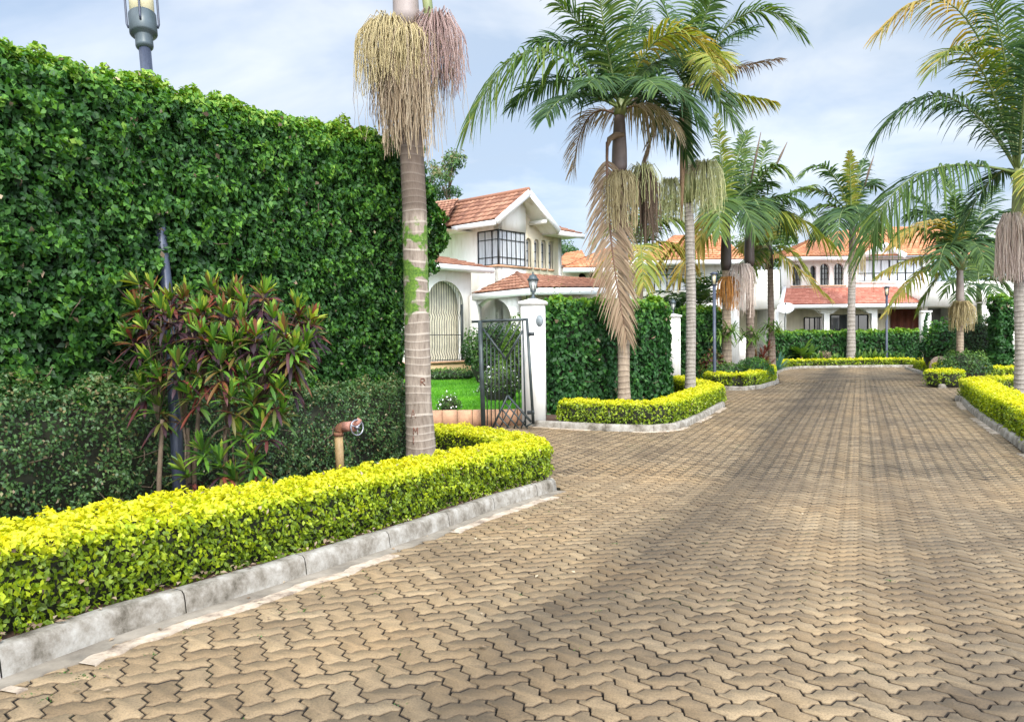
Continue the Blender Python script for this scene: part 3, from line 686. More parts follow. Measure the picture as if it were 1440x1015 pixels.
# ------------------------------------------------------------------ shrubs and small plants
def blob_shrub(name, label, c, r, leafm, L, Wd, n, tonef=None, cat='shrub', group=None, seed=1, amp=.14, stems=0, flowers=None, flat=.0):
    """c = centre on the ground, r = (rx, ry, height)"""
    rs = np.random.RandomState(seed); rx, ry, h = r
    d = unit(rs.randn(n, 3)); d[:, 2] = np.abs(d[:, 2]) * 1.0 - .25 * rs.rand(n)
    p = d * np.array([rx, ry, h * .62]) * (1 - .30 * rs.rand(n)[:, None] ** 2)
    nz = vnoise(p, max(r) * .5, seed); p = p * (1 + amp * nz)[:, None]; p[:, 2] += h * .36
    p[:, 2] = np.clip(p[:, 2], .02, None)
    tone = np.clip(.35 + .25 * d[:, 2] + .25 * nz + .5 * (rs.rand(n) - .5), 0, 1) if tonef is None else tonef(d, nz, rs)
    m = M(); leaves(m, p, d, L, Wd, tone, 0, rs=rs)
    a = np.arange(10) * 2 * math.pi / 10
    m.lathe((0, 0, 0), [(rx * .45, 0), (rx * .68, h * .25), (rx * .66, h * .5), (rx * .4, h * .74), (.001, h * .8)], 9, 1); m.v[-1][:, 1] *= ry / rx
    for _ in range(stems):
        q = rs.uniform(-.5, .5, 2) * (rx, ry); m.tube([(q[0] * .3, q[1] * .3, -.05), (q[0] * .8, q[1] * .8, h * .3), (q[0] * 1.4, q[1] * 1.4, h * .75)], [.02, .015, .008], 5, 2)
    if flowers:
        k, fs = flowers; i = rs.choice(n, k); leaves(m, p[i] + d[i] * .04, d[i], fs, fs, 1.0, 3, rs=rs)
    o = m.build(name, [leafm, MT['core'], MT['twig'], MT['pure']], loc=None); o.location = c
    return tag(o, label, cat, group)
def gz(px, py_or_none, d, h=.1): x = X(px, d); return (x, d, float(g(x, d)) + h)
def rosette(m, c, n, L, w, lift=(.2, 1.2), tone=(.3, .8), rs=RS, droop=.5, matid=0, seg=5, up=np.array([0, 0, 1.0])):
    """strap leaves arching out of one point"""
    up = unit(np.asarray(up, float)); a = np.cross(up, [.3, .9, .1]); a = unit(a); b = np.cross(up, a)
    for i in range(n):
        az = i * 2.399 + rs.uniform(-.3, .3); el = rs.uniform(*lift); l = L * rs.uniform(.7, 1.15)
        d = (a * math.cos(az) + b * math.sin(az)) * math.cos(el) + up * math.sin(el); s = unit(np.cross(d, up)) if abs(d @ up) < .98 else a
        t = np.linspace(0, 1, seg + 1)[:, None]
        q = np.asarray(c) + d * l * t + np.array([0, 0, -1.0]) * l * droop * t ** 2 * math.cos(el)
        ww = w * np.interp(t[:, 0], [0, .3, .7, .9, 1], [.3, .75, 1, .7, .06])[:, None] / 2
        dip = np.cross(s, d) * w * .12
        V = np.stack([q - s * ww, q + dip * -1, q + s * ww], 1).reshape(-1, 3)
        F = []
        for k in range(seg): F += [[3 * k, 3 * k + 1, 3 * k + 4, 3 * k + 3], [3 * k + 1, 3 * k + 2, 3 * k + 5, 3 * k + 4]]
        tn = rs.uniform(*tone); m.add(V, F, matid, tn)
def strap_plant(name, label, c, n, L, w, leafm, lift=(.2, 1.3), tone=(.3, .8), droop=.5, cat='plant', group=None, seed=1, heads=((0, 0, 0),), stem=None):
    rs = np.random.RandomState(seed); m = M()
    for h in heads:
        rosette(m, h, n, L, w, lift, tone, rs, droop)
        if stem: m.tube([(h[0] * .3, h[1] * .3, -.05), (h[0], h[1], h[2])], stem, 6, 1)
    o = m.build(name, [leafm, MT['twig']]); o.location = c
    return tag(o, label, cat, group)

# the croton beside the lamp post
def croton():
    rs = np.random.RandomState(5)
    c = np.array([X(250, 5.95), 5.95, 0]); c[2] = float(g(c[0], c[1])) + .09
    root = empty('croton_shrub', c, 'croton shrub with long green, yellow and dark red leaves in front of the tall hedge', 'shrub')
    st = M(); lf = M()
    H = lambda px, py, d: P(px, py, d)
    tips = []
    spots = [(195, 425, 5.9), (215, 400, 6.1), (240, 440, 5.75), (205, 455, 5.8), (262, 410, 6.1), (285, 430, 5.85), (305, 410, 6.15), (325, 440, 5.8), (345, 420, 6.05), (372, 405, 6.15), (385, 440, 5.95),
             (400, 460, 5.8), (420, 440, 6.15), (438, 455, 6.2), (410, 485, 6.0), (360, 465, 5.7), (335, 480, 5.75), (300, 470, 5.65), (270, 460, 5.75), (235, 475, 5.7), (212, 500, 5.7), (200, 535, 5.8), (225, 525, 5.65),
             (250, 505, 5.6), (280, 515, 5.7), (310, 505, 5.6), (345, 520, 5.65), (375, 510, 5.75), (390, 545, 5.8), (355, 555, 5.7), (325, 550, 5.6), (370, 590, 5.75), (395, 575, 5.9), (340, 600, 5.7), (310, 640, 5.65),
             (285, 625, 5.7), (355, 640, 5.75), (260, 655, 5.7), (330, 665, 5.7), (225, 565, 5.75), (300, 445, 5.95), (265, 545, 5.6), (415, 520, 6.0), (380, 485, 5.7), (240, 415, 6.05), (330, 405, 6.2), (430, 475, 6.0)]
    for _ in range(26):
        a_ = rs.randint(18); q_ = spots[a_]; spots.append((q_[0] + rs.uniform(-22, 22), q_[1] + rs.uniform(-14, 20), q_[2] + rs.uniform(-.12, .2)))
    bases = [H(222, 690, 5.75), H(262, 690, 5.85), H(275, 690, 5.95), H(310, 690, 5.85), H(330, 690, 5.9)]
    forks = [H(222, 590, 5.75), H(258, 600, 5.85), H(282, 560, 5.9), H(320, 600, 5.85), H(350, 590, 5.9)]
    for i, (b, f) in enumerate(zip(bases, forks)):
        f = f + rs.randn(3) * .02
        b = b.copy(); b[2] = c[2] - .05
        st.tube([b, (b + f) / 2 + rs.randn(3) * .02, f], [.023, .018, .015], 7)
    for k, (px, py, d) in enumerate(spots):
        t = H(px, py + 8, d); f = min(forks, key=lambda q: abs(q[0] - t[0]) * 1.0 + max(0, q[2] - t[2]) * 3)
        mid = f * .45 + t * .55 + np.array([0, .03, .05]); st.tube([f, mid, t], [.011, .008, .006], 5)
        top = py < 470; up = unit(np.array([(px - 315) / 500 + rs.randn() * .2, -.25 + rs.randn() * .15, 1.0]))
        rosette(lf, t, 14, .165, .030, (.7, 1.5), (.46, .95) if not top else (.32, 1.0), rs, .25, up=up)
        rosette(lf, t - up * .05, 12, .175, .029, (.15, .9), (.0, .50) if top else (.42, .85), rs, .5, up=up)
        if top or rs.rand() < .6: rosette(lf, t - up * .12, 12, .175, .029, (-.4, .5), (0, .22) if top else (.0, .6), rs, .6, up=up)
    st.build('stem', MT['twig'], root); lf.build('foliage', MT['croton'], root)
croton()

# ------------------------------------------------------------------ near lamp post, leaning out of the hedge
def near_lamp():
    def face(px):                          # depth of the tall hedge's mean face along a picture column
        k = (px - 720) / FPX; o = tp[0] + tr_out * .55; return (o[0] - o[1] * tdir[0] / tdir[1]) / (k - tdir[0] / tdir[1])
    b = np.array([X(249, 6.0), 6.0, 0]); b[2] = float(g(b[0], b[1])) + .05
    top = P(203.5, 67, face(205) + .30)
    root = empty('lamp_post', b, 'blue-grey lamp post leaning out of the tall hedge, with a big cylindrical lantern', 'lamp post')
    ax = unit(top - b); m = M()
    b2 = P(228, 345, face(228) - .07)
    m.tube([b, P(247, 590, 6.02), P(236, 420, face(236) - .12), b2, P(224, 300, face(224) + .06), top], [.048, .048, .048, .047, .047, .052], 14); m.build('pole', MT['navy'], root, smooth=True)
    e2 = unit(np.cross(ax, [0, 1, 0.0])); e1 = np.cross(e2, ax)        # tilt matrix columns e2, e1... keep right handed
    Rm = np.stack([np.cross([0, 1, 0.0], ax) / np.linalg.norm(np.cross([0, 1, 0.0], ax)), np.zeros(3), ax], 1); Rm[:, 1] = np.cross(Rm[:, 2], Rm[:, 0])
    m = M()
    m.lathe(top, [(.055, -.02), (.072, .0), (.076, .015), (.074, .10), (.080, .11), (.105, .125), (.118, .14), (.118, .33), (.108, .34)], 24, tilt=Rm)
    cap = m.build('lamp_head', MT['lampgrey'], root)
    m = M(); m.lathe(top, [(.104, .33), (.106, .74)], 24, tilt=Rm); m.build('lamp_glass', MT['milk'], root, smooth=True)
    m = M(); m.lathe(top, [(.112, .73), (.15, .75), (.15, .79), (.06, .87), (.001, .89)], 24, tilt=Rm); m.build('lamp_cap', MT['lampgrey'], root)
    for a in (.3, 1.87, 3.44, 5.01):
        d = Rm @ np.array([math.cos(a), math.sin(a), 0]); m = M()
        m.tube([top + d * .122 + ax * .20, top + d * .134 + ax * .24, top + d * .137 + ax * .72, top + d * .14 + ax * .765], .010, 6)
        m.build('lamp_rib', MT['navy'], root)
near_lamp()

# ------------------------------------------------------------------ standpipe behind the near golden hedge
def standpipe():
    d = 7.9; b = np.array([X(476, d), d, 0]); b[2] = float(g(b[0], b[1])) + .08
    root = empty('standpipe', b, 'upright tan and rust water standpipe with an elbow valve behind the near golden hedge', 'water pipe')
    m = M(); e = P(476, 607, d); m.tube([b, e], .043, 14); m.build('pipe', mat('tan_pipe_paint', (.36, .24, .11), .6, noise=(5, .35)), root, smooth=True)
    m = M(); h = P(477, 601, d); q = P(488, 600, d - .03)
    m.tube([P(476, 613, d), P(476, 608, d)], .05, 14); m.tube([e, P(477, 604, d), P(479, 601, d - .005), P(482, 599.6, d - .01), q], .049, 14); m.build('elbow', MT['rust'], root, smooth=True)
    m = M(); r = P(497, 599, d - .05); m.tube([P(484, 600, d - .02), r], .052, 14); m.tube([r, P(499, 599, d - .06)], .058, 14); v = P(503, 594, d - .06); m.tube([r, v, P(506, 589, d - .06)], [.03, .03, .026], 10)
    m.build('valve', MT['pinkrust'], root, smooth=True)
    m = M(); c = P(502, 601, d - .10); a = np.linspace(0, 2 * math.pi, 25); nx = unit(np.array([.75, -.62, .1])); u = unit(np.cross(nx, [0, 0, 1.0])); w = np.cross(u, nx)
    m.tube([c + (u * math.cos(t) + w * math.sin(t)) * .078 for t in a], .008, 8, cap=False)
    for t in (.4, 2.5, 4.6): m.tube([c, c + (u * math.cos(t) + w * math.sin(t)) * .078], .007, 6)
    m.tube([c - nx * .02, c + nx * .02], .02, 10); m.build('hand_wheel', mat('grey_steel_wheel', (.30, .30, .33), .3, .7), root)
standpipe()

# ------------------------------------------------------------------ gate pillars and gate leaf
def lantern(root, c, s=1.0, glass='clear', frame='lampgrey'):
    m = M(); m.lathe(c, [(.07 * s, 0), (.07 * s, .02 * s), (.03 * s, .04 * s), (.025 * s, .12 * s), (.055 * s, .14 * s), (.06 * s, .16 * s)], 10)
    for k in range(6):
        a = k * math.pi / 3; m.bar(c + np.array([math.cos(a) * .052, math.sin(a) * .052, .16]) * s, c + np.array([math.cos(a) * .092, math.sin(a) * .092, .36]) * s, .012 * s)
    m.lathe(c, [(.10 * s, .36 * s), (.125 * s, .365 * s), (.085 * s, .42 * s), (.07 * s, .46 * s), (.03 * s, .48 * s), (.012 * s, .50 * s), (.018 * s, .52 * s), (.001, .54 * s)], 12)
    l = m.build('lantern', MT[frame], root)
    m = M(); m.lathe(c, [(.048 * s, .16 * s), (.088 * s, .36 * s)], 6); m.build('lantern_glass', MT[glass], l)
def pillar(label, x, y, w, d, h, rz, lant=True, plaque=False, s=1.0):
    z = float(g(x, y)) - .05; c = np.array([x, y, z])
    root = empty('gate_pillar', c, label, 'pillar')
    m = M(); m.box(c, (w, d, h), rz); m.build('shaft', MT['white'], root)
    m = M(); t = c + [0, 0, h]; m.box(t, (w + .09, d + .09, .055), rz)
    cs, sn = math.cos(rz), math.sin(rz); W2, D2 = (w + .09) / 2, (d + .09) / 2
    q = [t + [cs * a - sn * b, sn * a + cs * b, .055] for a, b in ((-W2, -D2), (W2, -D2), (W2, D2), (-W2, D2))]; a = t + [0, 0, .14]
    m.add(q + [a], [[0, 1, 4], [1, 2, 4], [2, 3, 4], [3, 0, 4]]); m.build('cap', MT['white'], root)
    if lant: lantern(root, t + [0, 0, .12], s)
    if plaque:
        f = c + np.array([sn * (d / 2 + .008) + cs * (w * .30), -cs * (d / 2 + .008) + sn * (w * .30), h - .32]); m = M()
        a = np.linspace(0, 2 * math.pi, 20)[:-1]; u = np.array([cs, sn, 0]); nrm = np.array([sn, -cs, 0])
        m.add([f + (u * math.cos(t_) * .075 + np.array([0, 0, 1]) * math.sin(t_) * .115) for t_ in a] + [f + nrm * .012 + (u * math.cos(t_) * .07 + np.array([0, 0, 1]) * math.sin(t_) * .11) for t_ in a],
              [[i, (i + 1) % 19, 19 + (i + 1) % 19, 19 + i] for i in range(19)]); m.more([np.arange(19) + m.nv - 19])
        m.build('wall_plaque', mat('grey_plaque', (.20, .23, .24), .6, noise=(20, .3)), root)
    return root
PXc = (X(735, 15.2) + X(767, 15.2)) / 2
pillar('white plastered gate pillar with a lantern on top and the open iron gate beside it', PXc, 15.3, .46, .46, 2.44, -.10, True, True, 1.0)
pillar('slim white pillar with a small pale lantern between the two dark hedges', X(947, 27), 27.0, .42, .42, 2.48, 0, True, False, 1.0)

def gate():
    d = 14.7
    A = lambda px, py: P(px, py, d + (740 - px) * .006)
    b = P(741, 598, d); root = empty('iron_gate', b, 'open wrought iron gate leaf with a V pattern of diagonals hung on the white pillar', 'gate')
    m = M()
    m.bar(A(675, 451), A(680, 603), .085); m.bar(A(735, 450), A(739, 598), .03); m.bar(A(741, 449), A(750, 596), .055)
    m.bar(A(664, 452.5), A(742, 449), .055, .05); m.bar(A(739, 600), A(750, 594), .03)
    m.build('frame', MT['irongrey'], root)
    def lerp(a, b, t): return (a[0] + (b[0] - a[0]) * t, a[1] + (b[1] - a[1]) * t)
    L0, Vp, R0 = (679, 462), (711.5, 505), (735, 465)
    B0, Bp, B1 = (692, 603), (714, 556), (747, 593)
    for a_, b_ in ((L0, Vp), (Vp, R0), (B0, Bp), (Bp, B1)):
        m = M(); m.bar(A(*a_), A(*b_), .05, .03); m.build('brace', MT['irongrey'], root)
    def lat(p, q): m = M(); m.bar(A(*p), A(*q), .022); m.build('lattice_bar', MT['irongrey'], root)
    for i in range(5):                     # diagonals inside the V, parallel to its right arm
        t = .14 + i * .17; p = lerp(L0, Vp, t); lat(p, (p[0] + (453.5 - p[1]) * (R0[0] - Vp[0]) / (R0[1] - Vp[1]), 453.5))
    for i in range(4):                     # lattice below the inverted V
        t = .2 + i * .2; p = lerp(Bp, B1, t); k = min(1, (602 - p[1]) / 47); lat(p, (p[0] - 22 * k, p[1] + 47 * k))
        p = lerp(Bp, B0, t); k = min(1, (602 - p[1]) / 37); lat(p, (p[0] + 33 * k, p[1] + 37 * k))
    for i in range(9):
        px = 684.5 + i * 5.6
        top = np.interp(px, [L0[0], Vp[0], R0[0]], [L0[1], Vp[1], R0[1]]); bot = np.interp(px, [B0[0], Bp[0], B1[0]], [B0[1], Bp[1], B1[1]]) if px > 692 else 602
        m = M(); m.bar(A(px, top), A(px + .8, bot), .020); m.build('bar', MT['iron'], root)
    for py in (470, 580):
        m = M(); m.bar(A(742, py), A(751, py - .5), .05, .07); m.build('hinge', MT['iron'], root)
gate()

# ------------------------------------------------------------------ lamp posts farther away
def far_lamp(label, px, d, ytop, yhead, r, hw):
    x = X(px, d); b = np.array([x, d, float(g(x, d)) + .05]); root = empty('lamp_post', b, label, 'lamp post')
    zt, zh = Z(px, ytop, d), Z(px, yhead, d)
    m = M(); m.lathe(b, [(r * 1.3, 0), (r * 1.3, .5), (r, .55), (r, zh - b[2])], 10); m.build('pole', MT['navy'], root, smooth=True)
    c = np.array([x, d, zh]); h = zt - zh
    m = M(); m.lathe(c, [(hw * .55, 0), (hw * .75, .02), (hw * .75, .05)], 10); m.lathe(c, [(hw * 1.3, h - .03), (hw * 1.35, h), (hw * .5, h + .05), (.001, h + .06)], 12)
    for k in range(4):
        a = k * math.pi / 2 + .5; m.bar(c + [math.cos(a) * hw * .8, math.sin(a) * hw * .8, .03], c + [math.cos(a) * hw, math.sin(a) * hw, h - .02], .025)
    m.build('lamp_head', MT['navy'], root)
    m = M(); m.lathe(c, [(hw * .66, .05), (hw * .8, h - .03)], 12); m.build('lamp_glass', MT['milk'], root)
far_lamp('slim black lamp post with a flat cap standing in front of the second dark hedge', 1005, 25.6, 385, 402, .055, .105)
far_lamp('far lamp post with a small lantern standing before the low hedge of the arched porch', 1247, 42.4, 404, 416, .065, .13)

# ------------------------------------------------------------------ palms
UPZ = np.array([0, 0, 1.0])
def frond(m, p0, p1, p2, L, w=.035, n=46, grav=.45, tone=.4, lift=.25, ang=.95, matid=0, stalk=1, r0=.022, ref=None, rs=RS, start=.14, twist=0, gap=0.0):
    """pinnate leaf along the curve p0-p1-p2: a tapered stalk and two rows of hanging leaflets"""
    p0, p1, p2 = [np.asarray(q, float) for q in (p0, p1, p2)]
    t = np.linspace(0, 1, 14)[:, None]
    cv = (1 - t) ** 2 * p0 + 2 * t * (1 - t) * p1 + t * t * p2
    m.tube(cv, np.linspace(r0, r0 * .18, 14), 6, stalk)
    ts = np.linspace(start, .995, n)
    for sgn in (-1, 1):
        tt = np.clip(ts + rs.uniform(-.006, .006, n), 0, 1)[:, None]
        if gap: tt = tt[rs.rand(n) > gap]
        k = len(tt)
        q = (1 - tt) ** 2 * p0 + 2 * tt * (1 - tt) * p1 + tt * tt * p2
        T = unit(2 * (1 - tt) * (p1 - p0) + 2 * tt * (p2 - p1))
        S = np.cross(T, UPZ if ref is None else ref); S = unit(S); Uv = np.cross(S, T)
        if twist: S, Uv = S * math.cos(twist) + Uv * math.sin(twist), Uv * math.cos(twist) - S * math.sin(twist)
        prof = np.interp(tt[:, 0], [0, .15, .35, .7, 1], [.45, .7, 1.0, .85, .38]) * L * rs.uniform(.85, 1.1, k)
        a = ang * np.interp(tt[:, 0], [0, .6, 1], [1.15, 1.0, .55])
        d = S * sgn * np.sin(a)[:, None] + T * np.cos(a)[:, None] + Uv * (lift * rs.uniform(.3, 1.4, k))[:, None] + rs.randn(k, 3) * .07
        d = unit(d); wv = unit(T - d * np.sum(T * d, 1)[:, None] + rs.randn(k, 3) * .25); gg = grav * rs.uniform(.6, 1.35, k)
        V = []
        for s, wf in ((0, .55), (.3, 1.0), (.6, .9), (.85, .55), (1, .06)):
            p = q + d * (prof * s)[:, None] - UPZ * (prof * gg * s * s)[:, None]
            V += [p - wv * (w * wf / 2), p + wv * (w * wf / 2)]
        V = np.stack(V, 1).reshape(-1, 3); b = np.arange(k)[:, None] * 10
        F = np.stack([b + np.array([0, 1, 3, 2]) + 2 * i for i in range(4)], 1).reshape(-1, 4)
        tn = np.clip(tone + rs.uniform(-.14, .14, k) + .12 * tt[:, 0], 0, 1)
        m.add(V, F, matid, np.repeat(tn, 4))
def strands(m, c, out, R, n, Lr, r=.005, rs=RS, az=(0, 6.283), tone=(.2, .9), drop0=.0, seg=8, wobble=.014):
    """mop of hanging fruit strands: they leave c sideways, arch over and hang"""
    for i in range(n):
        a = rs.uniform(*az); rr = R * math.sqrt(rs.rand()) ; l = rs.uniform(*Lr)
        h = out * rs.uniform(.4, 1.2); d = np.array([math.cos(a), math.sin(a), 0])
        k = np.linspace(0, 1, seg); bend = np.clip(k / .35, 0, 1)
        x = rr * np.sin(bend * math.pi / 2); z = h * np.sin(np.clip(k / .3, 0, 1) * math.pi) * .5 - l * np.clip((k - .12) / .88, 0, 1) - drop0
        wob = rs.randn(seg, 3) * wobble; wob[:2] = 0; wob[:, 2] *= .4
        p = np.asarray(c) + d * x[:, None] + UPZ * z[:, None] + np.cumsum(wob, 0)
        m.tube(p, np.linspace(r, r * .7, seg), 3, 0, cap=False, tone=rs.uniform(*tone))
def trunk_mat(name, c1, c2, ring, moss=False, sc=1.0):
    m_ = bpy.data.materials.new(name); m_.use_nodes = True; t = m_.node_tree; b = t.nodes['Principled BSDF']; b.inputs['Roughness'].default_value = .9
    pos = N(t, 'ShaderNodeNewGeometry').outputs['Position']
    n = N(t, 'ShaderNodeTexNoise', inp={'Scale': 7.0, 'Detail': 7.0, 'Roughness': .65}); mpn = N(t, 'ShaderNodeMapping', inp={'Scale': (2.6, 2.6, .6)}); t.links.new(pos, mpn.inputs[0]); t.links.new(mpn.outputs[0], n.inputs['Vector'])
    r = ramp(t, [(.3, c1), (.7, c2)], n.outputs[0])
    a = N(t, 'ShaderNodeAttribute', attribute_name='tone'); rr = ramp(t, [(0, (0, 0, 0)), (1, (1, 1, 1))], a.outputs['Fac'])
    mx = N(t, 'ShaderNodeMixRGB', inp={2: (*ring, 1)}); t.links.new(rr.outputs[0], mx.inputs[0]); t.links.new(r.outputs[0], mx.inputs[1]); out = mx.outputs[0]
    if moss:
        n2 = N(t, 'ShaderNodeTexNoise', inp={'Scale': 5.0, 'Detail': 4.0, 'Roughness': .5}); t.links.new(pos, n2.inputs['Vector'])
        sz = N(t, 'ShaderNodeSeparateXYZ'); t.links.new(pos, sz.inputs[0])
        zr = N(t, 'ShaderNodeMapRange', inp={1: 1.1, 2: 1.6, 3: -.35, 4: .10}); t.links.new(sz.outputs[2], zr.inputs[0])
        zr2 = N(t, 'ShaderNodeMapRange', inp={1: 2.5, 2: 3.2, 3: 0, 4: -.35}); t.links.new(sz.outputs[2], zr2.inputs[0])
        ad = N(t, 'ShaderNodeMath', operation='ADD'); t.links.new(n2.outputs[0], ad.inputs[0]); t.links.new(zr.outputs[0], ad.inputs[1])
        ad2 = N(t, 'ShaderNodeMath', operation='ADD'); t.links.new(ad.outputs[0], ad2.inputs[0]); t.links.new(zr2.outputs[0], ad2.inputs[1])
        mk = ramp(t, [(.555, (0, 0, 0)), (.61, (1, 1, 1))], ad2.outputs[0])
        nm = N(t, 'ShaderNodeTexNoise', inp={'Scale': 45.0, 'Detail': 3.0}); t.links.new(pos, nm.inputs['Vector']); mc = ramp(t, [(.3, (.035, .09, .01)), (.7, (.12, .21, .02))], nm.outputs[0])
        mx2 = N(t, 'ShaderNodeMixRGB'); t.links.new(mk.outputs[0], mx2.inputs[0]); t.links.new(out, mx2.inputs[1]); t.links.new(mc.outputs[0], mx2.inputs[2]); out = mx2.outputs[0]
    if moss:                                # old dark leaf-base zone below the fruit
        sz3 = N(t, 'ShaderNodeSeparateXYZ'); t.links.new(pos, sz3.inputs[0])
        dk = N(t, 'ShaderNodeMapRange', inp={1: 2.72, 2: 2.86, 3: 0, 4: .8}); t.links.new(sz3.outputs[2], dk.inputs[0])
        mx3 = N(t, 'ShaderNodeMixRGB', inp={2: (.075, .05, .035, 1)}); t.links.new(dk.outputs[0], mx3.inputs[0]); t.links.new(out, mx3.inputs[1]); out = mx3.outputs[0]
    t.links.new(out, b.inputs['Base Color'])
    nb = N(t, 'ShaderNodeTexNoise', inp={'Scale': 28.0, 'Detail': 4.0}); t.links.new(mpn.outputs[0], nb.inputs['Vector'])
    bp = N(t, 'ShaderNodeBump', inp={'Strength': .5, 'Distance': .012}); t.links.new(nb.outputs[0], bp.inputs['Height']); t.links.new(bp.outputs[0], b.inputs['Normal'])
    return m_
MT['trunk_near'] = trunk_mat('ringed_palm_bark_mossy', (.14, .105, .08), (.33, .27, .215), (.42, .36, .30), True)
MT['trunk_grey'] = trunk_mat('ringed_palm_bark_grey', (.19, .165, .14), (.34, .305, .265), (.13, .11, .09))
MT['trunk_tan'] = trunk_mat('ringed_palm_bark_tan', (.20, .15, .105), (.36, .28, .20), (.17, .125, .09))
MT['trunk_brown'] = trunk_mat('old_palm_bark_brown', (.12, .085, .065), (.26, .20, .16), (.10, .07, .05))
MT['shaft_green'] = mat('green_crownshaft', (.16, .20, .06), .45, noise=(3, .35), stops=[(.3, (.10, .14, .04)), (.6, (.22, .24, .09)), (.8, (.30, .22, .10))])
MT['shaft_brown'] = mat('brown_purple_crownshaft', (.13, .09, .08), .5, noise=(3, .3), stops=[(.3, (.085, .06, .055)), (.7, (.17, .12, .10))])
MT['shaft_grey'] = mat('grey_mauve_crownshaft', (.30, .245, .225), .5, noise=(2.5, .2), stops=[(.3, (.23, .185, .17)), (.7, (.36, .30, .27))])
MT['shaft_dark'] = mat('dark_brown_crownshaft', (.06, .042, .036), .6, noise=(3, .3))
MT['fr_yellow'] = leaf_mat('yellow_fruit_strand', [(0, (.29, .225, .10)), (1, (.60, .50, .28))], .7, .15, .2)
MT['fr_tan'] = leaf_mat('tan_fruit_strand', [(0, (.17, .11, .07)), (.5, (.36, .27, .17)), (1, (.56, .46, .33))], .8, .15, .2)
MT['fr_mauve'] = leaf_mat('mauve_fruit_strand', [(0, (.23, .135, .12)), (1, (.48, .35, .31))], .7, .15, .2)
MT['fr_pink'] = leaf_mat('pinkish_fruit_strand', [(0, (.50, .37, .31)), (1, (.82, .71, .62))], .7, .15, .2)
MT['fr_orange'] = leaf_mat('orange_fruit_strand', [(0, (.35, .13, .03)), (1, (.60, .32, .10))], .7, .15, .2)
MT['fr_green'] = leaf_mat('pale_green_flower_strand', [(0, (.30, .32, .12)), (1, (.62, .60, .33))], .7, .2, .2)
MT['fr_brown'] = leaf_mat('dark_brown_fruit_strand', [(0, (.06, .04, .03)), (1, (.17, .12, .08))], .8, .1, .2)

def ringed_trunk(m, pts, radii, step, depth=.012, n=18, ringtone=.8, rs=RS):
    """trunk swept along pts with raised leaf-scar rings"""
    pts = np.asarray(pts, float); seg = np.concatenate([[0], np.cumsum(np.linalg.norm(np.diff(pts, axis=0), axis=1))])
    zs = []; rr = []; tn = []
    s = 0
    while s < seg[-1]:
        st = step * rs.uniform(.65, 1.35)
        for f, dr, t in ((0, -.3, 0), (.08, 1.0, 1), (.20, 1.0, 1), (.26, 0, 0), (.65, -.15, 0), (.96, -.4, 0)):
            q = s + f * st
            if q > seg[-1]: break
            zs.append(q); rr.append(dr * depth); tn.append(t * ringtone * rs.uniform(.35, 1.05))
        s += st
    zs = np.array(zs); p = np.stack([np.interp(zs, seg, pts[:, i]) for i in range(3)], 1)
    rad = np.interp(zs, seg, radii) + np.array(rr)
    a = np.arange(n) * 2 * math.pi / n
    wob = 1 + .02 * np.sin(a * 3 + zs[:, None] * 2) 
    V = np.stack([p[:, 0, None] + rad[:, None] * wob * np.cos(a), p[:, 1, None] + rad[:, None] * wob * np.sin(a), np.repeat(p[:, 2, None], n, 1) + .008 * np.sin(a * 2 + zs[:, None] * 5)], -1)
    k = len(zs); i = np.arange(k - 1)[:, None] * n; j = np.arange(n)[None]; j2 = (j + 1) % n
    F = np.stack([i + j, i + j2, i + n + j2, i + n + j], -1).reshape(-1, 4)
    m.add(V.reshape(-1, 3), F, 0, np.repeat(np.array(tn)[:-1], n))
def palm(label, d, base_px, pts_px, shaft_px, r, shaft_r, tm, sm, name='palm_tree', group='palm trees along the road', ring=.11, rdepth=.045):
    """pts_px: trunk centre line pixels from the ground up to the shaft; shaft_px: top of the crownshaft. All at depth d"""
    x = X(base_px, d); b = np.array([x, d, float(g(x, d)) + .05])
    root = empty(name, b, label, 'palm tree', group)
    pts = [b] + [P(px, py, d) for px, py in pts_px]
    m = M(); ringed_trunk(m, pts, np.interp(np.linspace(0, 1, len(pts)), [0, .12, .5, 1], [r * 1.3, r * 1.05, r, r * .92]), ring, depth=r * rdepth, ringtone=.85)
    m.build('trunk', tm, root, smooth=True)
    s0 = pts[-1]; s1 = P(*shaft_px, d); k = np.linspace(0, 1, 9)[:, None]; sv = s0 * (1 - k) + s1 * k
    m = M(); m.tube(sv, np.interp(k[:, 0], [0, .12, .35, .75, 1], [r * 1.02, shaft_r, shaft_r * .97, shaft_r * .75, shaft_r * .55]), 16)
    m.build('crownshaft', sm, root, smooth=True)
    return root, s0, s1
def fronds_px(root, d, s1, specs, L=.75, w=.04, n=46, **kw):
    far = d > 26; w = w * (1.15 if far else .92); n = int(n * 1.3); L = L * (1.15 if far else 1); L = L * 1.08
    """specs: (ctrl px, tip px, depth offsets ctrl, tip, tone, dry?)"""
    for sp in specs:
        c, t, dc, dt, tone, dry = sp[:6]; opt = dict(kw); opt.update(sp[6] if len(sp) > 6 else {})
        src = opt.pop('src', None); LL = opt.pop('L', L)
        p0 = s1 + np.array([0, 0, -.1]) if src is None else P(*src, d)
        m = M(); frond(m, p0, P(*c, d + dc), P(*t, d + dt), LL, opt.pop('w', w), int(opt.pop('n', n) * 1.15), tone=tone, **opt)
        o = m.build('frond', [MT['dry'] if dry else MT['frond'], MT['dry_petiole'] if dry else MT['petiole']], root)
        if dry: o['label'] = 'dry tan frond'
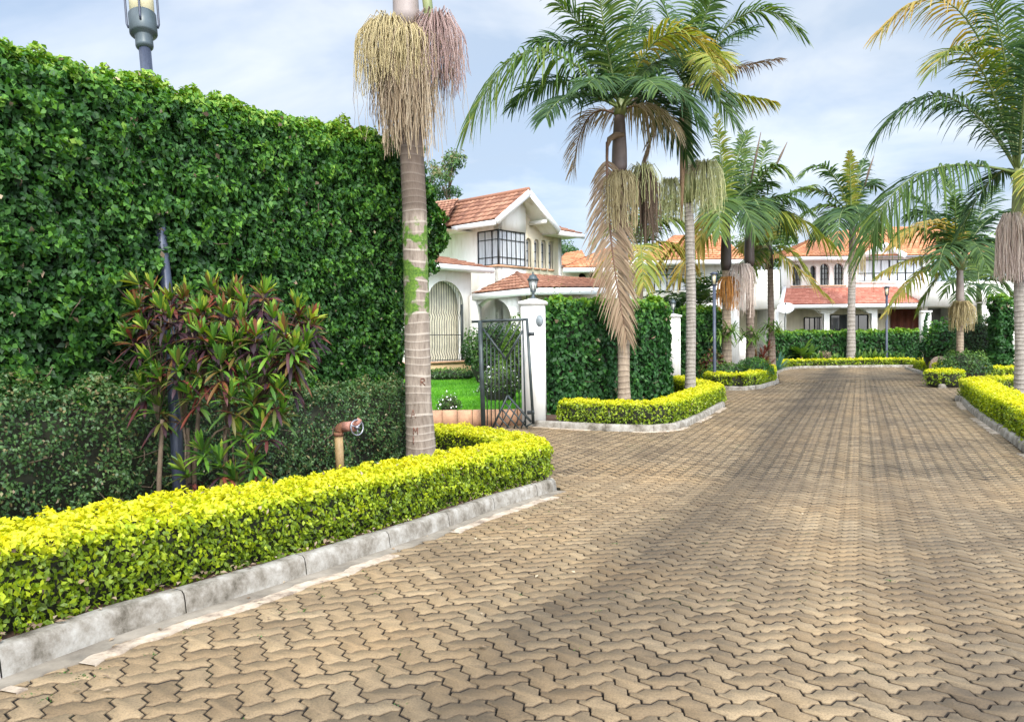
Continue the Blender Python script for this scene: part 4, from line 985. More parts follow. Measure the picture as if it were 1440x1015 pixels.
def fronds_rand(root, s1, n, Len, L, w, nl, seed, el=(1.2, -.1), tone=(.25, .6), grav=.5, az0=0, arc=6.283, bend=.55):
    rs = np.random.RandomState(seed)
    for i in range(n):
        az = az0 + arc * (i + rs.uniform(-.25, .25)) / n; f = ((i * 7) % n) / max(1, n - 1); e = el[0] + (el[1] - el[0]) * f
        l = Len * rs.uniform(.85, 1.1); h = np.array([math.cos(az), math.sin(az), 0])
        p0 = s1 + np.array([0, 0, -.08]); p1 = p0 + (h * math.cos(e) + UPZ * math.sin(e)) * l * .62; p2 = p0 + h * l * (.55 + .35 * math.cos(e)) + UPZ * l * (math.sin(e) * .95 - bend)
        m = M(); frond(m, p0, p1, p2, L, w, nl, tone=rs.uniform(*tone), grav=grav, rs=rs, r0=.018); m.build('frond', [MT['frond'], MT['petiole']], root)
def mop(root, c, out, R, n, Lr, mt, r=.005, name='fruit_cluster', seed=1, label=None, **kw):
    m = M(); strands(m, c, out, R, n, Lr, r, np.random.RandomState(seed), **kw); o = m.build(name, MT[mt], root)
    if label: o['label'] = label

# --- the near palm, its crown above the picture
D = 9.25
root, s0, s1 = palm('nearest palm, with a mossy ringed trunk and a big mop of tan and mauve strands', D, 591, [(588, 560), (586, 420), (583, 300), (577, 180), (572, 38)], (566, -95), .150, .158, MT['trunk_near'], MT['shaft_grey'], ring=.112, rdepth=.012)
for i, (dx, dy, az) in enumerate([(-.24, -.05, 2.6), (.16, .05, -.3), (-.02, -.22, 4.4), (.24, -.1, 5.5)]):
    pass
c0 = P(574, 46, D)
mop(root, c0 + [-.20, -.10, .0], .26, .42, 260, (.35, .80), 'fr_yellow', .005, seed=2, az=(1.6, 5.6), label='yellow strands on the left')
mop(root, c0 + [.0, -.17, -.06], .12, .32, 190, (.3, .65), 'fr_yellow', .005, 'fruit_cluster', 3, az=(3.2, 6.2), label='yellow strands in front')
mop(root, c0 + [.33, -.02, .04], .36, .36, 300, (.45, .82), 'fr_mauve', .0048, seed=4, label='mauve strands on the right')
mop(root, c0 + [-.02, -.06, -.25], .22, .34, 430, (.6, 1.32), 'fr_tan', .005, seed=5, label='long tan strands hanging lowest', wobble=.022)
mop(root, c0 + [-.10, -.08, -.35], .2, .34, 160, (.4, .85), 'fr_brown', .005, seed=7, label='brown older strands', wobble=.022, tone=(.5, 1))
mop(root, c0 + [.0, .05, -.05], .3, .62, 190, (.4, 1.3), 'fr_tan', .003, seed=6, label='loose thin outer strands', wobble=.03)
# green spathe beside the shaft
m = M(); a = P(603, 36, D - .12); bq = P(597, -30, D - .1)
m.tube([a, P(603, 20, D - .12), P(600, -5, D - .12), bq], [.03, .06, .06, .02], 10); m.build('spathe', MT['shaft_green'], root, smooth=True)
fronds_rand(root, s1, 11, 2.7, .75, .045, 46, 21, el=(1.35, .75), tone=(.3, .6), grav=.45, bend=.05)
# letters scratched into the bark: R, A, M, I
def letters():
    strokes = {'R': [((0, 0), (0, 1)), ((0, 1), (.6, .9)), ((.6, .9), (.6, .6)), ((.6, .6), (0, .5)), ((.15, .5), (.7, 0))], 'A': [((0, 0), (.35, 1)), ((.35, 1), (.7, 0)), ((.12, .38), (.58, .38))],
               'M': [((0, 0), (.05, 1)), ((.05, 1), (.4, .4)), ((.4, .4), (.75, 1)), ((.75, 1), (.8, 0))], 'I': [((.3, 0), (.3, 1))]}
    scar = mat('carved_bark_scar', (.17, .075, .05), .9, noise=(30, .3))
    for ch, px, py, s in (('R', 594, 541, .085), ('A', 580, 586, .10), ('M', 583.5, 609, .085), ('I', 581, 622, .09)):
        m = M()
        for (a, b) in strokes[ch]:
            pts = []
            for f in np.linspace(0, 1, 5):
                u, v = a[0] + (b[0] - a[0]) * f, a[1] + (b[1] - a[1]) * f
                q = P(px, py, D); x = q[0] + u * s * .8; z = q[2] + v * s
                # lay the stroke on the round trunk
                kz = np.interp(z, [p_[2] for p_ in tr_axis], [p_[0] for p_ in tr_axis]); rr_ = .157 * np.interp(z, [-.38, .56, 2], [1.31, 1.045, 1.0])
                dx = np.clip(x - kz, -rr_ * .95, rr_ * .95); pts.append((kz + dx, D - math.sqrt(rr_ ** 2 - dx ** 2) - .003, z))
            m.tube(pts, .0055, 5)
        m.build('carved_letter', scar, root)
tr_axis = [np.array([X(591, D), D, -.4])] + [P(px, py, D) for px, py in ((588, 560), (586, 420), (583, 300))]
letters()

# --- palm with the hanging dead frond
D = 16.6
root, s0, s1 = palm('tall palm with a long dead tan frond hanging down its trunk', D, 878, [(877, 540), (877, 400), (874, 320), (871, 247)], (871, 150), .125, .17, MT['trunk_tan'], MT['shaft_brown'], ring=.14)
m = M(); cc = P(873, 150, D)
m.tube([P(871, 163, D), cc, P(874, 135, D)], [.13, .13, .09], 14); m.build('crownshaft', MT['shaft_green'], root, smooth=True)
fronds_px(root, D, P(873, 148, D), [
    ((735, -18), (664, 168), -.4, -.9, .5, 0, dict(n=62, L=1.25, grav=.95, ang=1.15)),
    ((840, 40), (752, 60), .5, .9, .3, 0), ((850, 55), (775, -5), -.2, -.6, .45, 0, dict(L=1.0)), ((848, 60), (838, -60), -.6, -1.2, .5, 0, dict(L=1.0)),
    ((868, 60), (915, -40), .4, .8, .4, 0), ((925, -25), (1022, 92), -.5, -.9, .78, 0, dict(n=60, L=.95, grav=.55)), ((940, 70), (985, 175), -.6, -1.1, .3, 0), ((915, 75), (985, 20), .5, 1.0, .45, 0),
    ((790, 75), (720, 150), .8, 1.6, .22, 0, dict(L=.8)), ((800, 105), (768, 165), -1.0, -1.9, .3, 0, dict(L=.85)), ((930, 105), (965, 215), .6, 1.0, .25, 0),
    ((880, 70), (905, 20), 1.4, 2.3, .25, 0), ((850, 90), (825, 120), -1.5, -2.6, .32, 0, dict(L=.9)), ((900, 90), (925, 125), -1.4, -2.5, .35, 0, dict(L=.9)),
    ((818, 132), (806, 238), .2, .4, .62, 1, dict(src=(868, 162), grav=.5, L=.72, w=.022)), ((905, 135), (948, 172), .2, .3, .85, 1, dict(src=(876, 156), grav=1.1, L=.75, w=.03)),
], L=.9, w=.05, n=48, grav=.5, r0=.03)
m = M(); m.tube([P(876, 190, D - .1), P(866, 190, D - .19), P(857, 196, D - .22), P(854, 206, D - .24)], [.06, .07, .06, .035], 8)
frond(m, P(854, 200, D - .24), P(850, 330, D - .3), P(882, 476, D - .24), 0.70, .036, 130, grav=.55, tone=.5, lift=.3, ang=.85, ref=np.array([0, -1.0, 0]), r0=.035, start=.10)
o = m.build('frond', [MT['dry'], MT['dry_petiole']], root); o['label'] = 'long dead frond hanging against the trunk'
mop(root, P(870, 250, D) + [0, -.16, 0], .2, .42, 210, (.5, 1.25), 'fr_yellow', .008, seed=12, label='yellow strands', az=(3.0, 6.5))
mop(root, P(905, 252, D) + [0, .0, .05], .3, .36, 170, (.7, 1.5), 'fr_brown', .010, seed=13, label='dark brown old cluster')
mop(root, P(900, 246, D) + [.05, -.05, .08], .3, .42, 90, (.4, .9), 'fr_green', .008, seed=14)

# --- tall grey palm right of it
D = 18.4
root, s0, s1 = palm('tall grey-trunked palm with a small pink flower ball, right of the dead hanging frond', D, 970, [(971, 520), (972, 420), (970, 330), (968, 285)], (964, 120), .115, .16, MT['trunk_grey'], MT['shaft_green'], ring=.10)
fronds_px(root, D, P(965, 118, D), [
    ((1048, -45), (1128, 48), -.3, -.7, .45, 0, dict(L=.9, n=50)), ((1012, 95), (1098, 84), .2, .3, .25, 1, dict(L=.62, w=.03, grav=.6)), ((1020, 130), (1088, 143), -.4, -.8, .70, 0, dict(L=.55, grav=.85)),
    ((905, 118), (842, 168), -.2, -.3, .55, 1, dict(L=.7, grav=.9)), ((920, 152), (905, 245), .2, .3, .2, 1, dict(L=.62, w=.032)), ((950, 30), (915, -30), .3, .6, .4, 0), ((985, 20), (1020, -40), -.5, -1, .45, 0),
    ((1005, 30), (1000, 118), -1.3, -2.2, .72, 0, dict(L=.85, n=54)), ((935, 60), (900, 110), -1.2, -2.1, .35, 0), ((985, 60), (1060, 40), .8, 1.6, .3, 0), ((940, 40), (890, 40), .9, 1.6, .3, 0),
    ((985, 80), (1030, 170), -.8, -1.3, .35, 0), ((970, 20), (985, -60), .8, 1.4, .45, 0),
], L=.85, w=.05, n=46, grav=.5, r0=.028)
m = M(); m.tube([P(958, 150, D - .1), P(960, 220, D - .16), P(958, 310, D - .17)], [.05, .07, .03], 8); o = m.build('leaf_sheath', mat('dry_leaf_sheath', (.30, .19, .11), .8, noise=(5, .35)), root, smooth=True)
mop(root, P(985, 240, D) + [.1, -.1, .05], .35, .42, 190, (.75, 1.15), 'fr_green', .008, seed=22, label='pale green strands on the right')
mop(root, P(946, 262, D) + [-.05, 0, .05], .3, .36, 140, (.55, .95), 'fr_green', .008, seed=23, label='pale green strands on the left')
m = M(); rs_ = np.random.RandomState(3); cb = P(974, 236, D - .12)
for i in range(110):
    d_ = unit(rs_.randn(3)); m.tube([cb + d_ * .05, cb + d_ * .15 + rs_.randn(3) * .02, cb + d_ * .23 - UPZ * .03 + rs_.randn(3) * .02], .006, 3, cap=False, tone=rs_.rand())
o = m.build('flower_cluster', MT['fr_mauve'], root); o['label'] = 'small pink flower ball'

# --- pair of palms at the far bed
D = 28.5
root, s0, s1 = palm('palm behind the ball shrub with an orange fruit cluster under its dark shaft', D, 1022, [(1022, 470), (1021, 380)], (1021, 300), .16, .2, MT['trunk_tan'], MT['shaft_dark'], ring=.16)
fronds_px(root, D, P(1021, 298, D), [((1018, 235), (1006, 162), -.3, -.5, .66, 0, dict(L=.8)), ((1032, 220), (1052, 185), .4, .8, .45, 0), ((1000, 262), (984, 342), -.6, -1.0, .75, 0, dict(L=.8)), ((1052, 245), (1085, 262), .8, 1.5, .4, 0),
    ((1000, 240), (978, 262), .8, 1.5, .4, 0), ((1040, 260), (1062, 330), -1.2, -2, .35, 0), ((1010, 250), (1012, 330), -1.5, -2.6, .5, 0), ((985, 250), (945, 290), .2, .3, .5, 0), ((990, 300), (925, 372), .3, .5, .9, 0, dict(L=1.2, grav=.9)), ((985, 330), (948, 395), -.5, -.9, .85, 0, dict(L=1.0, grav=.9)), ((1035, 270), (1020, 240), 1.2, 2.4, .3, 0)], L=.85, w=.06, n=34, grav=.5, r0=.04)
mop(root, P(1030, 380, D) + [.25, -.15, .1], .3, .55, 120, (.9, 1.9), 'fr_pink', .012, seed=31, label='pinkish strands')
mop(root, P(1019, 395, D) + [.05, -.25, .05], .2, .42, 110, (.6, 1.2), 'fr_orange', .014, seed=32, label='orange strands')
D = 29.6
root, s0, s1 = palm('palm right of the orange-fruited one, with a big drooping crown and dead spears', D, 1055, [(1055, 470), (1054, 375)], (1053, 305), .15, .19, MT['trunk_brown'], MT['shaft_dark'], ring=.16)
fronds_px(root, D, P(1053, 302, D), [((1075, 205), (1108, 245), -.5, -.9, .5, 0, dict(L=1.0, n=40)), ((1048, 235), (1040, 190), .3, .6, .5, 0, dict(L=.7)), ((1095, 250), (1142, 300), -.3, -.5, .4, 0, dict(L=.8)), ((1110, 275), (1176, 352), -.2, -.3, .72, 0, dict(L=1.0, grav=.9, n=40)),
    ((1100, 270), (1140, 262), .8, 1.3, .5, 0), ((1040, 260), (1005, 300), -.8, -1.5, .45, 0), ((1060, 250), (1075, 320), -1.6, -2.8, .4, 0), ((1085, 262), (1110, 330), .9, 1.6, .3, 0), ((1045, 245), (1020, 230), 1.0, 2.0, .3, 0), ((1070, 230), (1078, 200), .8, 1.3, .45, 0)], L=.9, w=.06, n=34, grav=.6, r0=.045)
for px0, px1, nm in (((1055, 260), (1070, 186), 0), ((1088, 240), (1107, 200), 1)):
    m = M(); a, b_ = P(*px0, D), P(*px1, D); m.tube([a, (a + b_) / 2, b_], [.025, .045, .012], 6); m.build('spear_leaf', MT['twig'], root)
# --- short palm behind the second white pillar
D = 29.2
root, s0, s1 = palm('short palm with olive and straw fronds rising behind the hedge with the dead frond', D, 900, [(900, 480), (900, 400)], (901, 352), .12, .14, MT['trunk_tan'], MT['shaft_green'], ring=.15)
fronds_px(root, D, P(901, 352, D), [((925, 285), (965, 318), -.3, -.6, .6, 0), ((880, 290), (845, 330), .2, .4, .55, 0), ((905, 290), (915, 262), .3, .6, .5, 0), ((940, 320), (975, 372), -.4, -.7, .85, 0), ((870, 330), (840, 392), -.3, -.5, .8, 0), ((900, 320), (905, 400), -1.5, -2.6, .75, 0), ((930, 300), (950, 270), .8, 1.5, .5, 0), ((885, 310), (870, 285), .9, 1.7, .45, 0)], L=.95, w=.06, n=32, grav=.75, r0=.03)
mop(root, P(893, 385, D) + [0, -.15, 0], .2, .42, 110, (.4, .9), 'fr_yellow', .012, seed=44)
# --- slim young palm behind the pair
D = 32.0
root, s0, s1 = palm('slim young palm with bright yellow-green fronds, left of the satellite dish', D, 1086, [(1085, 470), (1083, 378)], (1082, 345), .13, .14, MT['trunk_brown'], MT['shaft_dark'], ring=.16)
fronds_px(root, D, P(1082, 345, D), [((1085, 310), (1078, 300), .4, .9, .8, 0), ((1115, 340), (1140, 392), -.3, -.5, .72, 0), ((1105, 360), (1165, 418), -.8, -1.4, .8, 0, dict(grav=.7)), ((1060, 320), (1042, 352), -.5, -.8, .75, 0), ((1065, 300), (1070, 280), -.6, -1.2, .85, 0), ((1100, 310), (1125, 312), .5, 1, .5, 0), ((1060, 345), (1050, 400), -.6, -1, .6, 0), ((1090, 330), (1100, 290), .8, 1.6, .4, 0)],
          L=.7, w=.06, n=28, grav=.5, r0=.03)
mop(root, P(1070, 348, D), .2, .38, 90, (.6, 1.0), 'fr_yellow', .013, seed=41)

# --- palm in the far bed in front of the arched porch
D = 42.5
root, s0, s1 = palm('single palm with a grey lower trunk in the far bed before the arched porch', D, 1197, [(1197, 460), (1198, 400), (1199, 352)], (1199, 305), .20, .2, MT['trunk_grey'], MT['shaft_brown'], ring=.2)
fronds_px(root, D, P(1197, 303, D), [((1168, 205), (1130, 244), -.4, -.6, .4, 0), ((1196, 255), (1195, 214), -.6, -1.0, .72, 0, dict(L=.8)), ((1165, 258), (1120, 268), .6, 1.0, .4, 0), ((1160, 280), (1158, 330), -.8, -1.2, .35, 0), ((1215, 240), (1232, 262), .4, .7, .35, 0), ((1235, 270), (1250, 330), -.6, -1, .5, 0),
    ((1220, 285), (1232, 345), .4, .6, .4, 0), ((1180, 270), (1178, 345), -1.8, -3, .35, 0), ((1205, 265), (1212, 330), -1.8, -3, .3, 0), ((1150, 262), (1110, 330), .3, .4, .5, 0), ((1205, 250), (1215, 225), 1, 2, .3, 0), ((1165, 290), (1140, 345), 1, 1.5, .3, 0)], L=1.0, w=.09, n=30, grav=.5, r0=.05)
m = M(); m.tube([P(1216, 262, D), P(1222, 240, D), P(1229, 219, D)], [.035, .06, .015], 6); m.build('spear_leaf', MT['twig'], root)
mop(root, P(1205, 352, D), .2, .5, 60, (.8, 1.6), 'fr_yellow', .02, seed=51)

# --- palm on the right edge
D = 19.2
root, s0, s1 = palm('palm on the right picture edge with long pinkish fruit strands and spreading fronds', D, 1437, [(1436, 500), (1434, 400), (1433, 318)], (1432, 235), .135, .16, MT['trunk_grey'], MT['shaft_green'], ring=.11)
fronds_px(root, D, P(1432, 238, D), [
    ((1368, -110), (1236, 46), -.3, -.5, .86, 0, dict(L=1.1, n=68, grav=.75)), ((1368, -5), (1313, 98), -.6, -1.0, .66, 0, dict(L=1.05, n=56)), ((1330, 55), (1233, 192), .1, .2, .36, 0, dict(L=1.2, n=64, grav=.7)),
    ((1258, 195), (1222, 345), -.4, -.7, .45, 0, dict(L=1.5, n=70, grav=.95)), ((1400, 60), (1470, 20), .2, .3, .4, 0), ((1425, 60), (1395, -40), .6, 1.2, .35, 0), ((1480, 120), (1550, 180), .1, .2, .4, 0), ((1480, 200), (1520, 330), -.6, -1, .5, 0),
    ((1440, 150), (1445, 60), -.8, -1.6, .3, 0, dict(L=.8)), ((1400, 215), (1345, 335), .8, 1.4, .32, 0, dict(L=.75)), ((1470, 220), (1490, 330), -1.0, -1.7, .72, 0), ((1380, 130), (1330, 150), 1.3, 2.4, .3, 0), ((1440, 30), (1470, -50), -.4, -.8, .4, 0, dict(L=1.0)),
    ((1415, 20), (1375, -30), -.9, -1.7, .45, 0, dict(L=1.0))], L=.9, w=.05, n=46, grav=.5, r0=.035)
mop(root, P(1418, 306, D) + [0, -.15, -.05], .3, .36, 380, (1.1, 1.6), 'fr_pink', .0085, seed=61, label='long pinkish strands')
mop(root, P(1438, 330, D) + [.1, -.1, -.1], .3, .4, 120, (.8, 1.3), 'fr_mauve', .008, seed=62, label='mauve strands on the right')
# --- smaller palm left of it
D = 27.5
root, s0, s1 = palm('middle-sized palm with a yellow fruit cluster under its smooth shaft', D, 1350, [(1350, 500), (1350, 428)], (1350, 362), .12, .135, MT['trunk_tan'], MT['shaft_grey'], ring=.13)
m = M(); m.tube([P(1350, 380, D), P(1350, 368, D), P(1350, 354, D)], [.13, .23, .12], 12); m.build('crownshaft', MT['shaft_green'], root, smooth=True)
fronds_px(root, D, P(1350, 364, D), [((1295, 345), (1235, 388), -.3, -.5, .8, 0, dict(L=.62, grav=.75)), ((1300, 355), (1246, 440), -.7, -1.2, .78, 0, dict(L=.6, grav=.8)), ((1335, 262), (1250, 352), -.5, -.9, .95, 0, dict(L=1.0, n=46)), ((1345, 285), (1330, 250), .2, .5, .4, 0), ((1385, 290), (1425, 300), .1, .2, .3, 0, dict(L=.9)),
    ((1375, 305), (1400, 262), .6, 1.2, .35, 0), ((1320, 300), (1290, 280), .8, 1.5, .3, 0), ((1400, 340), (1440, 400), -.3, -.5, .4, 0), ((1330, 310), (1320, 380), -1.6, -2.7, .35, 0), ((1365, 310), (1385, 370), -1.5, -2.5, .35, 0), ((1320, 372), (1290, 440), .3, .5, .6, 0, dict(L=.6)), ((1300, 300), (1262, 330), .4, .8, .6, 0, dict(L=1.1, grav=.8)), ((1310, 280), (1285, 300), .9, 1.7, .35, 0, dict(L=1.1, grav=.8)), ((1375, 320), (1412, 345), -.5, -.9, .3, 0, dict(L=1.0)), ((1340, 320), (1345, 280), -1.2, -2.4, .35, 0)], L=.85, w=.06, n=36, grav=.5, r0=.035)
mop(root, P(1350, 428, D) + [0, -.1, 0], .25, .42, 150, (.6, 1.0), 'fr_yellow', .011, seed=71)
# --- young palm behind
D = 31.0
root, s0, s1 = palm('young palm with a thin green stem just right of the smooth-shafted palm', D, 1379, [(1378, 470), (1377, 425)], (1376, 398), .10, .11, MT['shaft_green'], MT['shaft_green'], ring=.16)
fronds_px(root, D, P(1376, 400, D), [((1345, 375), (1330, 412), -.2, -.4, .45, 0), ((1405, 375), (1425, 420), -.2, -.4, .45, 0), ((1375, 365), (1382, 345), .3, .8, .5, 0), ((1360, 385), (1350, 440), -.8, -1.4, .4, 0), ((1395, 385), (1410, 440), -.8, -1.4, .4, 0), ((1360, 365), (1345, 370), .8, 1.4, .35, 0)], L=.6, w=.05, n=28, grav=.55, r0=.025)

# ------------------------------------------------------------------ roofs
MT['tile'] = leaf_mat('clay_roof_tile', [(0, (.17, .08, .055)), (.5, (.30, .145, .092)), (1, (.40, .22, .145))], .85, 0, .2)
MT['tile_bright'] = leaf_mat('orange_roof_tile', [(0, (.30, .12, .06)), (.5, (.47, .20, .10)), (1, (.58, .30, .17))], .85, 0, .2)
MT['tile_red'] = leaf_mat('red_roof_tile', [(0, (.33, .12, .085)), (.5, (.46, .18, .125)), (1, (.56, .26, .19))], .85, 0, .2)
def tiled(m, A, B, C, Dd, row=.32, wave=.22, amp=.022, matid=0, rs=RS):
    """roof slope with eave A-B and ridge D-C covered with rows of overlapping wavy tiles"""
    A, B, C, Dd = [np.asarray(q, float) for q in (A, B, C, Dd)]
    nrm = unit(np.cross(B - A, Dd - A)); nrm = nrm if nrm[2] > 0 else -nrm
    rows = max(2, int(np.linalg.norm((Dd + C) / 2 - (A + B) / 2) / row))
    m.quad(A - nrm * .03, B - nrm * .03, C - nrm * .03, Dd - nrm * .03, matid, .1)
    for r in range(rows):
        t0, t1 = r / rows, (r + 1) / rows
        l0, r0, l1, r1 = A + (Dd - A) * t0, B + (C - B) * t0, A + (Dd - A) * t1, B + (C - B) * t1
        ln = np.linalg.norm(r0 - l0); k = max(2, int(ln / wave * 4)); u = np.linspace(0, 1, k + 1)[:, None]
        wv = (np.abs(np.sin(np.arange(k + 1) * math.pi / 4)) * amp)[:, None]
        lo = l0 + (r0 - l0) * u + nrm * (wv + .035); hi = l1 + (r1 - l1) * u + nrm * (wv + .002); bt = lo - nrm * .034
        V = np.vstack([lo, hi, bt]); i = np.arange(k)
        tone = np.clip(np.repeat(rs.rand((k + 3) // 4 + 1), 4)[:k] * .8 + .2 * rs.rand(), 0, 1)
        m.add(V, np.stack([i, i + 1, k + 1 + i + 1, k + 1 + i], -1), matid, tone); b = m.nv - len(V)
        m.more(np.stack([b + 2 * (k + 1) + i, b + 2 * (k + 1) + i + 1, b + i + 1, b + i], -1), matid, tone * .4)
def ridge(m, a, b, r=.09, matid=0): m.tube([a, b], r, 8, matid, tone=.4)
def arch(u0, u1, v0, vs, n=10, rise=None):
    """arched opening outline: jambs from v0 to vs, then a half ellipse"""
    c, w = (u0 + u1) / 2, (u1 - u0) / 2; rise = rise or w
    return [(u0, v0), (u1, v0)] + [(c + w * math.cos(a), vs + rise * math.sin(a)) for a in np.linspace(0, math.pi, n)]
def window(root, O, U, V, u0, u1, v0, v1, cols, rows, back=.07, bar=.04, frame='iron', glass='curtain', rel=(), name='window', arched=False):
    """frame with glazing bars (part) and its pane (sub-part), set back from the wall plane"""
    O, U, V = [np.asarray(q, float) for q in (O, U, V)]; Nn = np.cross(U, V); Q = lambda u, v, d=0: O + U * u + V * v - Nn * (back - d)
    m = M()
    for a, b in (((u0, v0), (u1, v0)), ((u0, v1), (u1, v1)), ((u0, v0), (u0, v1)), ((u1, v0), (u1, v1))): m.bar(Q(*a), Q(*b), bar)
    for i in range(1, cols): u = u0 + (u1 - u0) * i / cols; m.bar(Q(u, v0), Q(u, v1), bar * (.95 if i % 2 == 0 else .55))
    for v in (rel or [v0 + (v1 - v0) * i / rows for i in range(1, rows)]): m.bar(Q(u0, v), Q(u1, v), bar * .6)
    w = m.build(name, MT[frame], root)
    m = M(); m.quad(Q(u0, v0, -.02), Q(u1, v0, -.02), Q(u1, v1, -.02), Q(u0, v1, -.02)); m.build('pane', MT[glass], w)
    return w
E2D = lambda a, b: np.array([a, b, 0.0])

# ------------------------------------------------------------------ house behind the iron gate
def house_one():
    e1 = np.array([.669, .743, 0]); e2 = np.array([.743, -.669, 0]); Y0 = 27.4
    O = np.array([X(703, Y0), Y0, 0.0]); gzv = -.2
    root = empty('house', O, 'white two-storey house with a brown tiled gable and corner window behind the iron gate', 'house', 'tile-roofed houses')
    Q = lambda a, b, z: O + e1 * a + e2 * b + UPZ * z
    wz0, wz1, ze, zr, am, a0, a1, bo, fw, bl = 3.93, 5.19, 5.40, 6.62, 1.05, -.70, 2.76, .55, 1.08, 1.5
    rz = lambda a: zr - abs(a - am) * (zr - ze) / 1.75          # roof plane height over a
    # upper storey: front wall with half of the corner window, gable wall with the other half
    m = M()
    m.panel(Q(0, -7, 0), e2, UPZ, [(0, gzv), (7, gzv), (7, wz0), (7 - fw, wz0), (7 - fw, wz1), (7, wz1), (7, rz(0) - .14), (0, rz(0) - .14)], [], .2)
    m.panel(Q(0, 0, 0), e1, UPZ, [(0, gzv), (bl, gzv), (bl, wz0), (0, wz0)], [], .2)
    m.panel(Q(0, 0, 0), e1, UPZ, [(0, wz1), (bl, wz1), (bl, rz(bl) - .14), (am, zr - .14), (0, rz(0) - .14)], [], .2)
    m.quad(Q(.002, -fw, wz1 + .001), Q(bl, -fw, wz1 + .001), Q(bl, -.002, wz1 + .001), Q(.002, -.002, wz1 + .001)); m.quad(Q(bl, 0, 0), Q(bl, -.45, 0), Q(bl, -.45, rz(bl) - .14), Q(bl, 0, rz(bl) - .14))
    ac = (.42, .88, 1.30, 1.74); ww = .13
    ar = [arch(c - ww, c + ww, 3.98, 4.94, 9) for c in ac]
    m.panel(Q(bl, -.25, 0), e1, UPZ, [(0, gzv), (2.42, gzv), (2.42, ze - .1), (1.2, ze - .1), (0, rz(bl) - .14)], ar, .16, 1)
    m.panel(Q(bl + 2.42, -.25, 0), -e2, UPZ, [(0, gzv), (6, gzv), (6, ze - .1), (0, ze - .1)], [], .2)
    m.build('wall', [MT['white'], MT['cream']], root)
    for c in ac:
        m = M(); q = lambda u, v: Q(bl, -.37, 0) + e1 * u + UPZ * v
        m.bar(q(c, 3.95), q(c, 5.05), .03); [m.bar(q(c - ww, v), q(c + ww, v), .025) for v in (4.25, 4.6, 4.9)]; m.bar(q(c - ww + .012, 3.95), q(c - ww + .012, 4.95), .03); m.bar(q(c + ww - .012, 3.95), q(c + ww - .012, 4.95), .03)
        w = m.build('arched_window', MT['iron'], root); m = M(); m.quad(*[q(a_, b_) - e2 * .02 for a_, b_ in ((c - ww - .03, 3.9), (c + ww + .03, 3.9), (c + ww + .03, 5.1), (c - ww - .03, 5.1))]); m.build('pane', MT['curtain'], w)
        m = M(); m.hexa([Q(bl, -.25, z) + e1 * (c + du) + e2 * dv for z in (3.90, 3.97) for du, dv in ((-.17, .003), (.17, .003), (.17, .05), (-.17, .05))]); m.build('sill', MT['terracotta'], w)
    window(root, Q(0, -fw, 0), e2, UPZ, 0.02, fw - .02, wz0 + .02, wz1 - .02, 3, 3, .05, .04, rel=(4.22, 4.85))
    window(root, Q(0, 0, 0), e1, UPZ, .02, bl - .02, wz0 + .02, wz1 - .02, 6, 3, .05, .04, rel=(4.22, 4.85))
    m = M(); m.bar(Q(0.02, -.02, wz0), Q(.02, -.02, wz1), .06); m.build('corner_post', MT['iron'], root)
    m = M(); m.hexa([Q(a, b, z) for z in (wz0 - .07, wz0 - .002) for a, b in ((-.05, -fw - .05), (-.05, .05), (bl + .03, .05), (bl + .03, -fw - .05))]); m.build('sill', MT['terracotta'], root)
    # gabled roof, ridge along e2, and the lower hipped part behind it
    m = M()
    tiled(m, Q(a0, -3.2, ze), Q(a0, bo, ze), Q(am, bo, zr), Q(am, -3.2, zr)); tiled(m, Q(a1, bo, ze), Q(a1, -4, ze), Q(am, -4, zr), Q(am, bo, zr)); ridge(m, Q(am, -4, zr + .03), Q(am, bo, zr + .03))
    tiled(m, Q(-1.5, -9, ze), Q(-1.5, -1.2, ze), Q(.6, -2.6, zr + .05), Q(1.5, -9, zr + .5))
    tiled(m, Q(a1 - .02, .45, ze - .02), Q(4.35, .45, ze - .02), Q(4.0, -1.4, ze + .62), Q(a1 - 1.0, -1.4, ze + .62)); tiled(m, Q(4.35, .45, ze - .02), Q(4.35, -5, ze - .02), Q(3.2, -5, ze + .6), Q(4.0, -1.4, ze + .62))
    m.build('roof', MT['tile'], root)
    m = M()
    for s_ in (a0, a1): m.bar(Q(s_, bo + .03, ze - .09), Q(am, bo + .03, zr - .09), .05, .22)
    m.hexa([Q(a, b, z) for z in (ze - .2, ze - .03) for a, b in ((a0 - .06, -1.6), (a0 - .06, bo), (a0 + .02, bo), (a0 + .02, -1.6))])
    m.hexa([Q(a, b, z) for z in (ze - .2, ze - .03) for a, b in ((-1.56, -9), (-1.56, -1.2), (-1.48, -1.2), (-1.48, -9))])
    m.hexa([Q(a, b, z) for z in (ze - .22, ze - .05) for a, b in ((a1 + .03, .46), (4.4, .46), (4.4, .54), (a1 + .03, .54))])
    m.build('fascia', MT['pure'], root)
    m = M(); dz = .15
    m.quad(Q(a0, -7, ze - dz), Q(a0, bo, ze - dz), Q(am, bo, zr - dz), Q(am, -7, zr - dz)); m.quad(Q(a1, -7, ze - dz), Q(am, -7, zr - dz), Q(am, bo, zr - dz), Q(a1, bo, ze - dz))
    m.quad(Q(a1 - .1, -.8, ze - .17), Q(4.35, -.8, ze - .17), Q(4.35, .45, ze - .17), Q(a1 - .1, .45, ze - .17)); m.bar(Q(2.0, -.25, ze + .2), Q(2.0, bo, ze + .2), .12, .14); m.quad(Q(-1.5, -9, ze - .19), Q(-1.5, -1.3, ze - .19), Q(0, -1.3, ze - .19), Q(0, -9, ze - .19)); m.build('soffit', MT['white'], root)
    # wing on the left with the grilled arch
    O2 = np.array([X(664, 27.0), 27.0, 0]); W = lambda a, z, b=0: O2 + e1 * a + e2 * b + UPZ * z
    za = .55
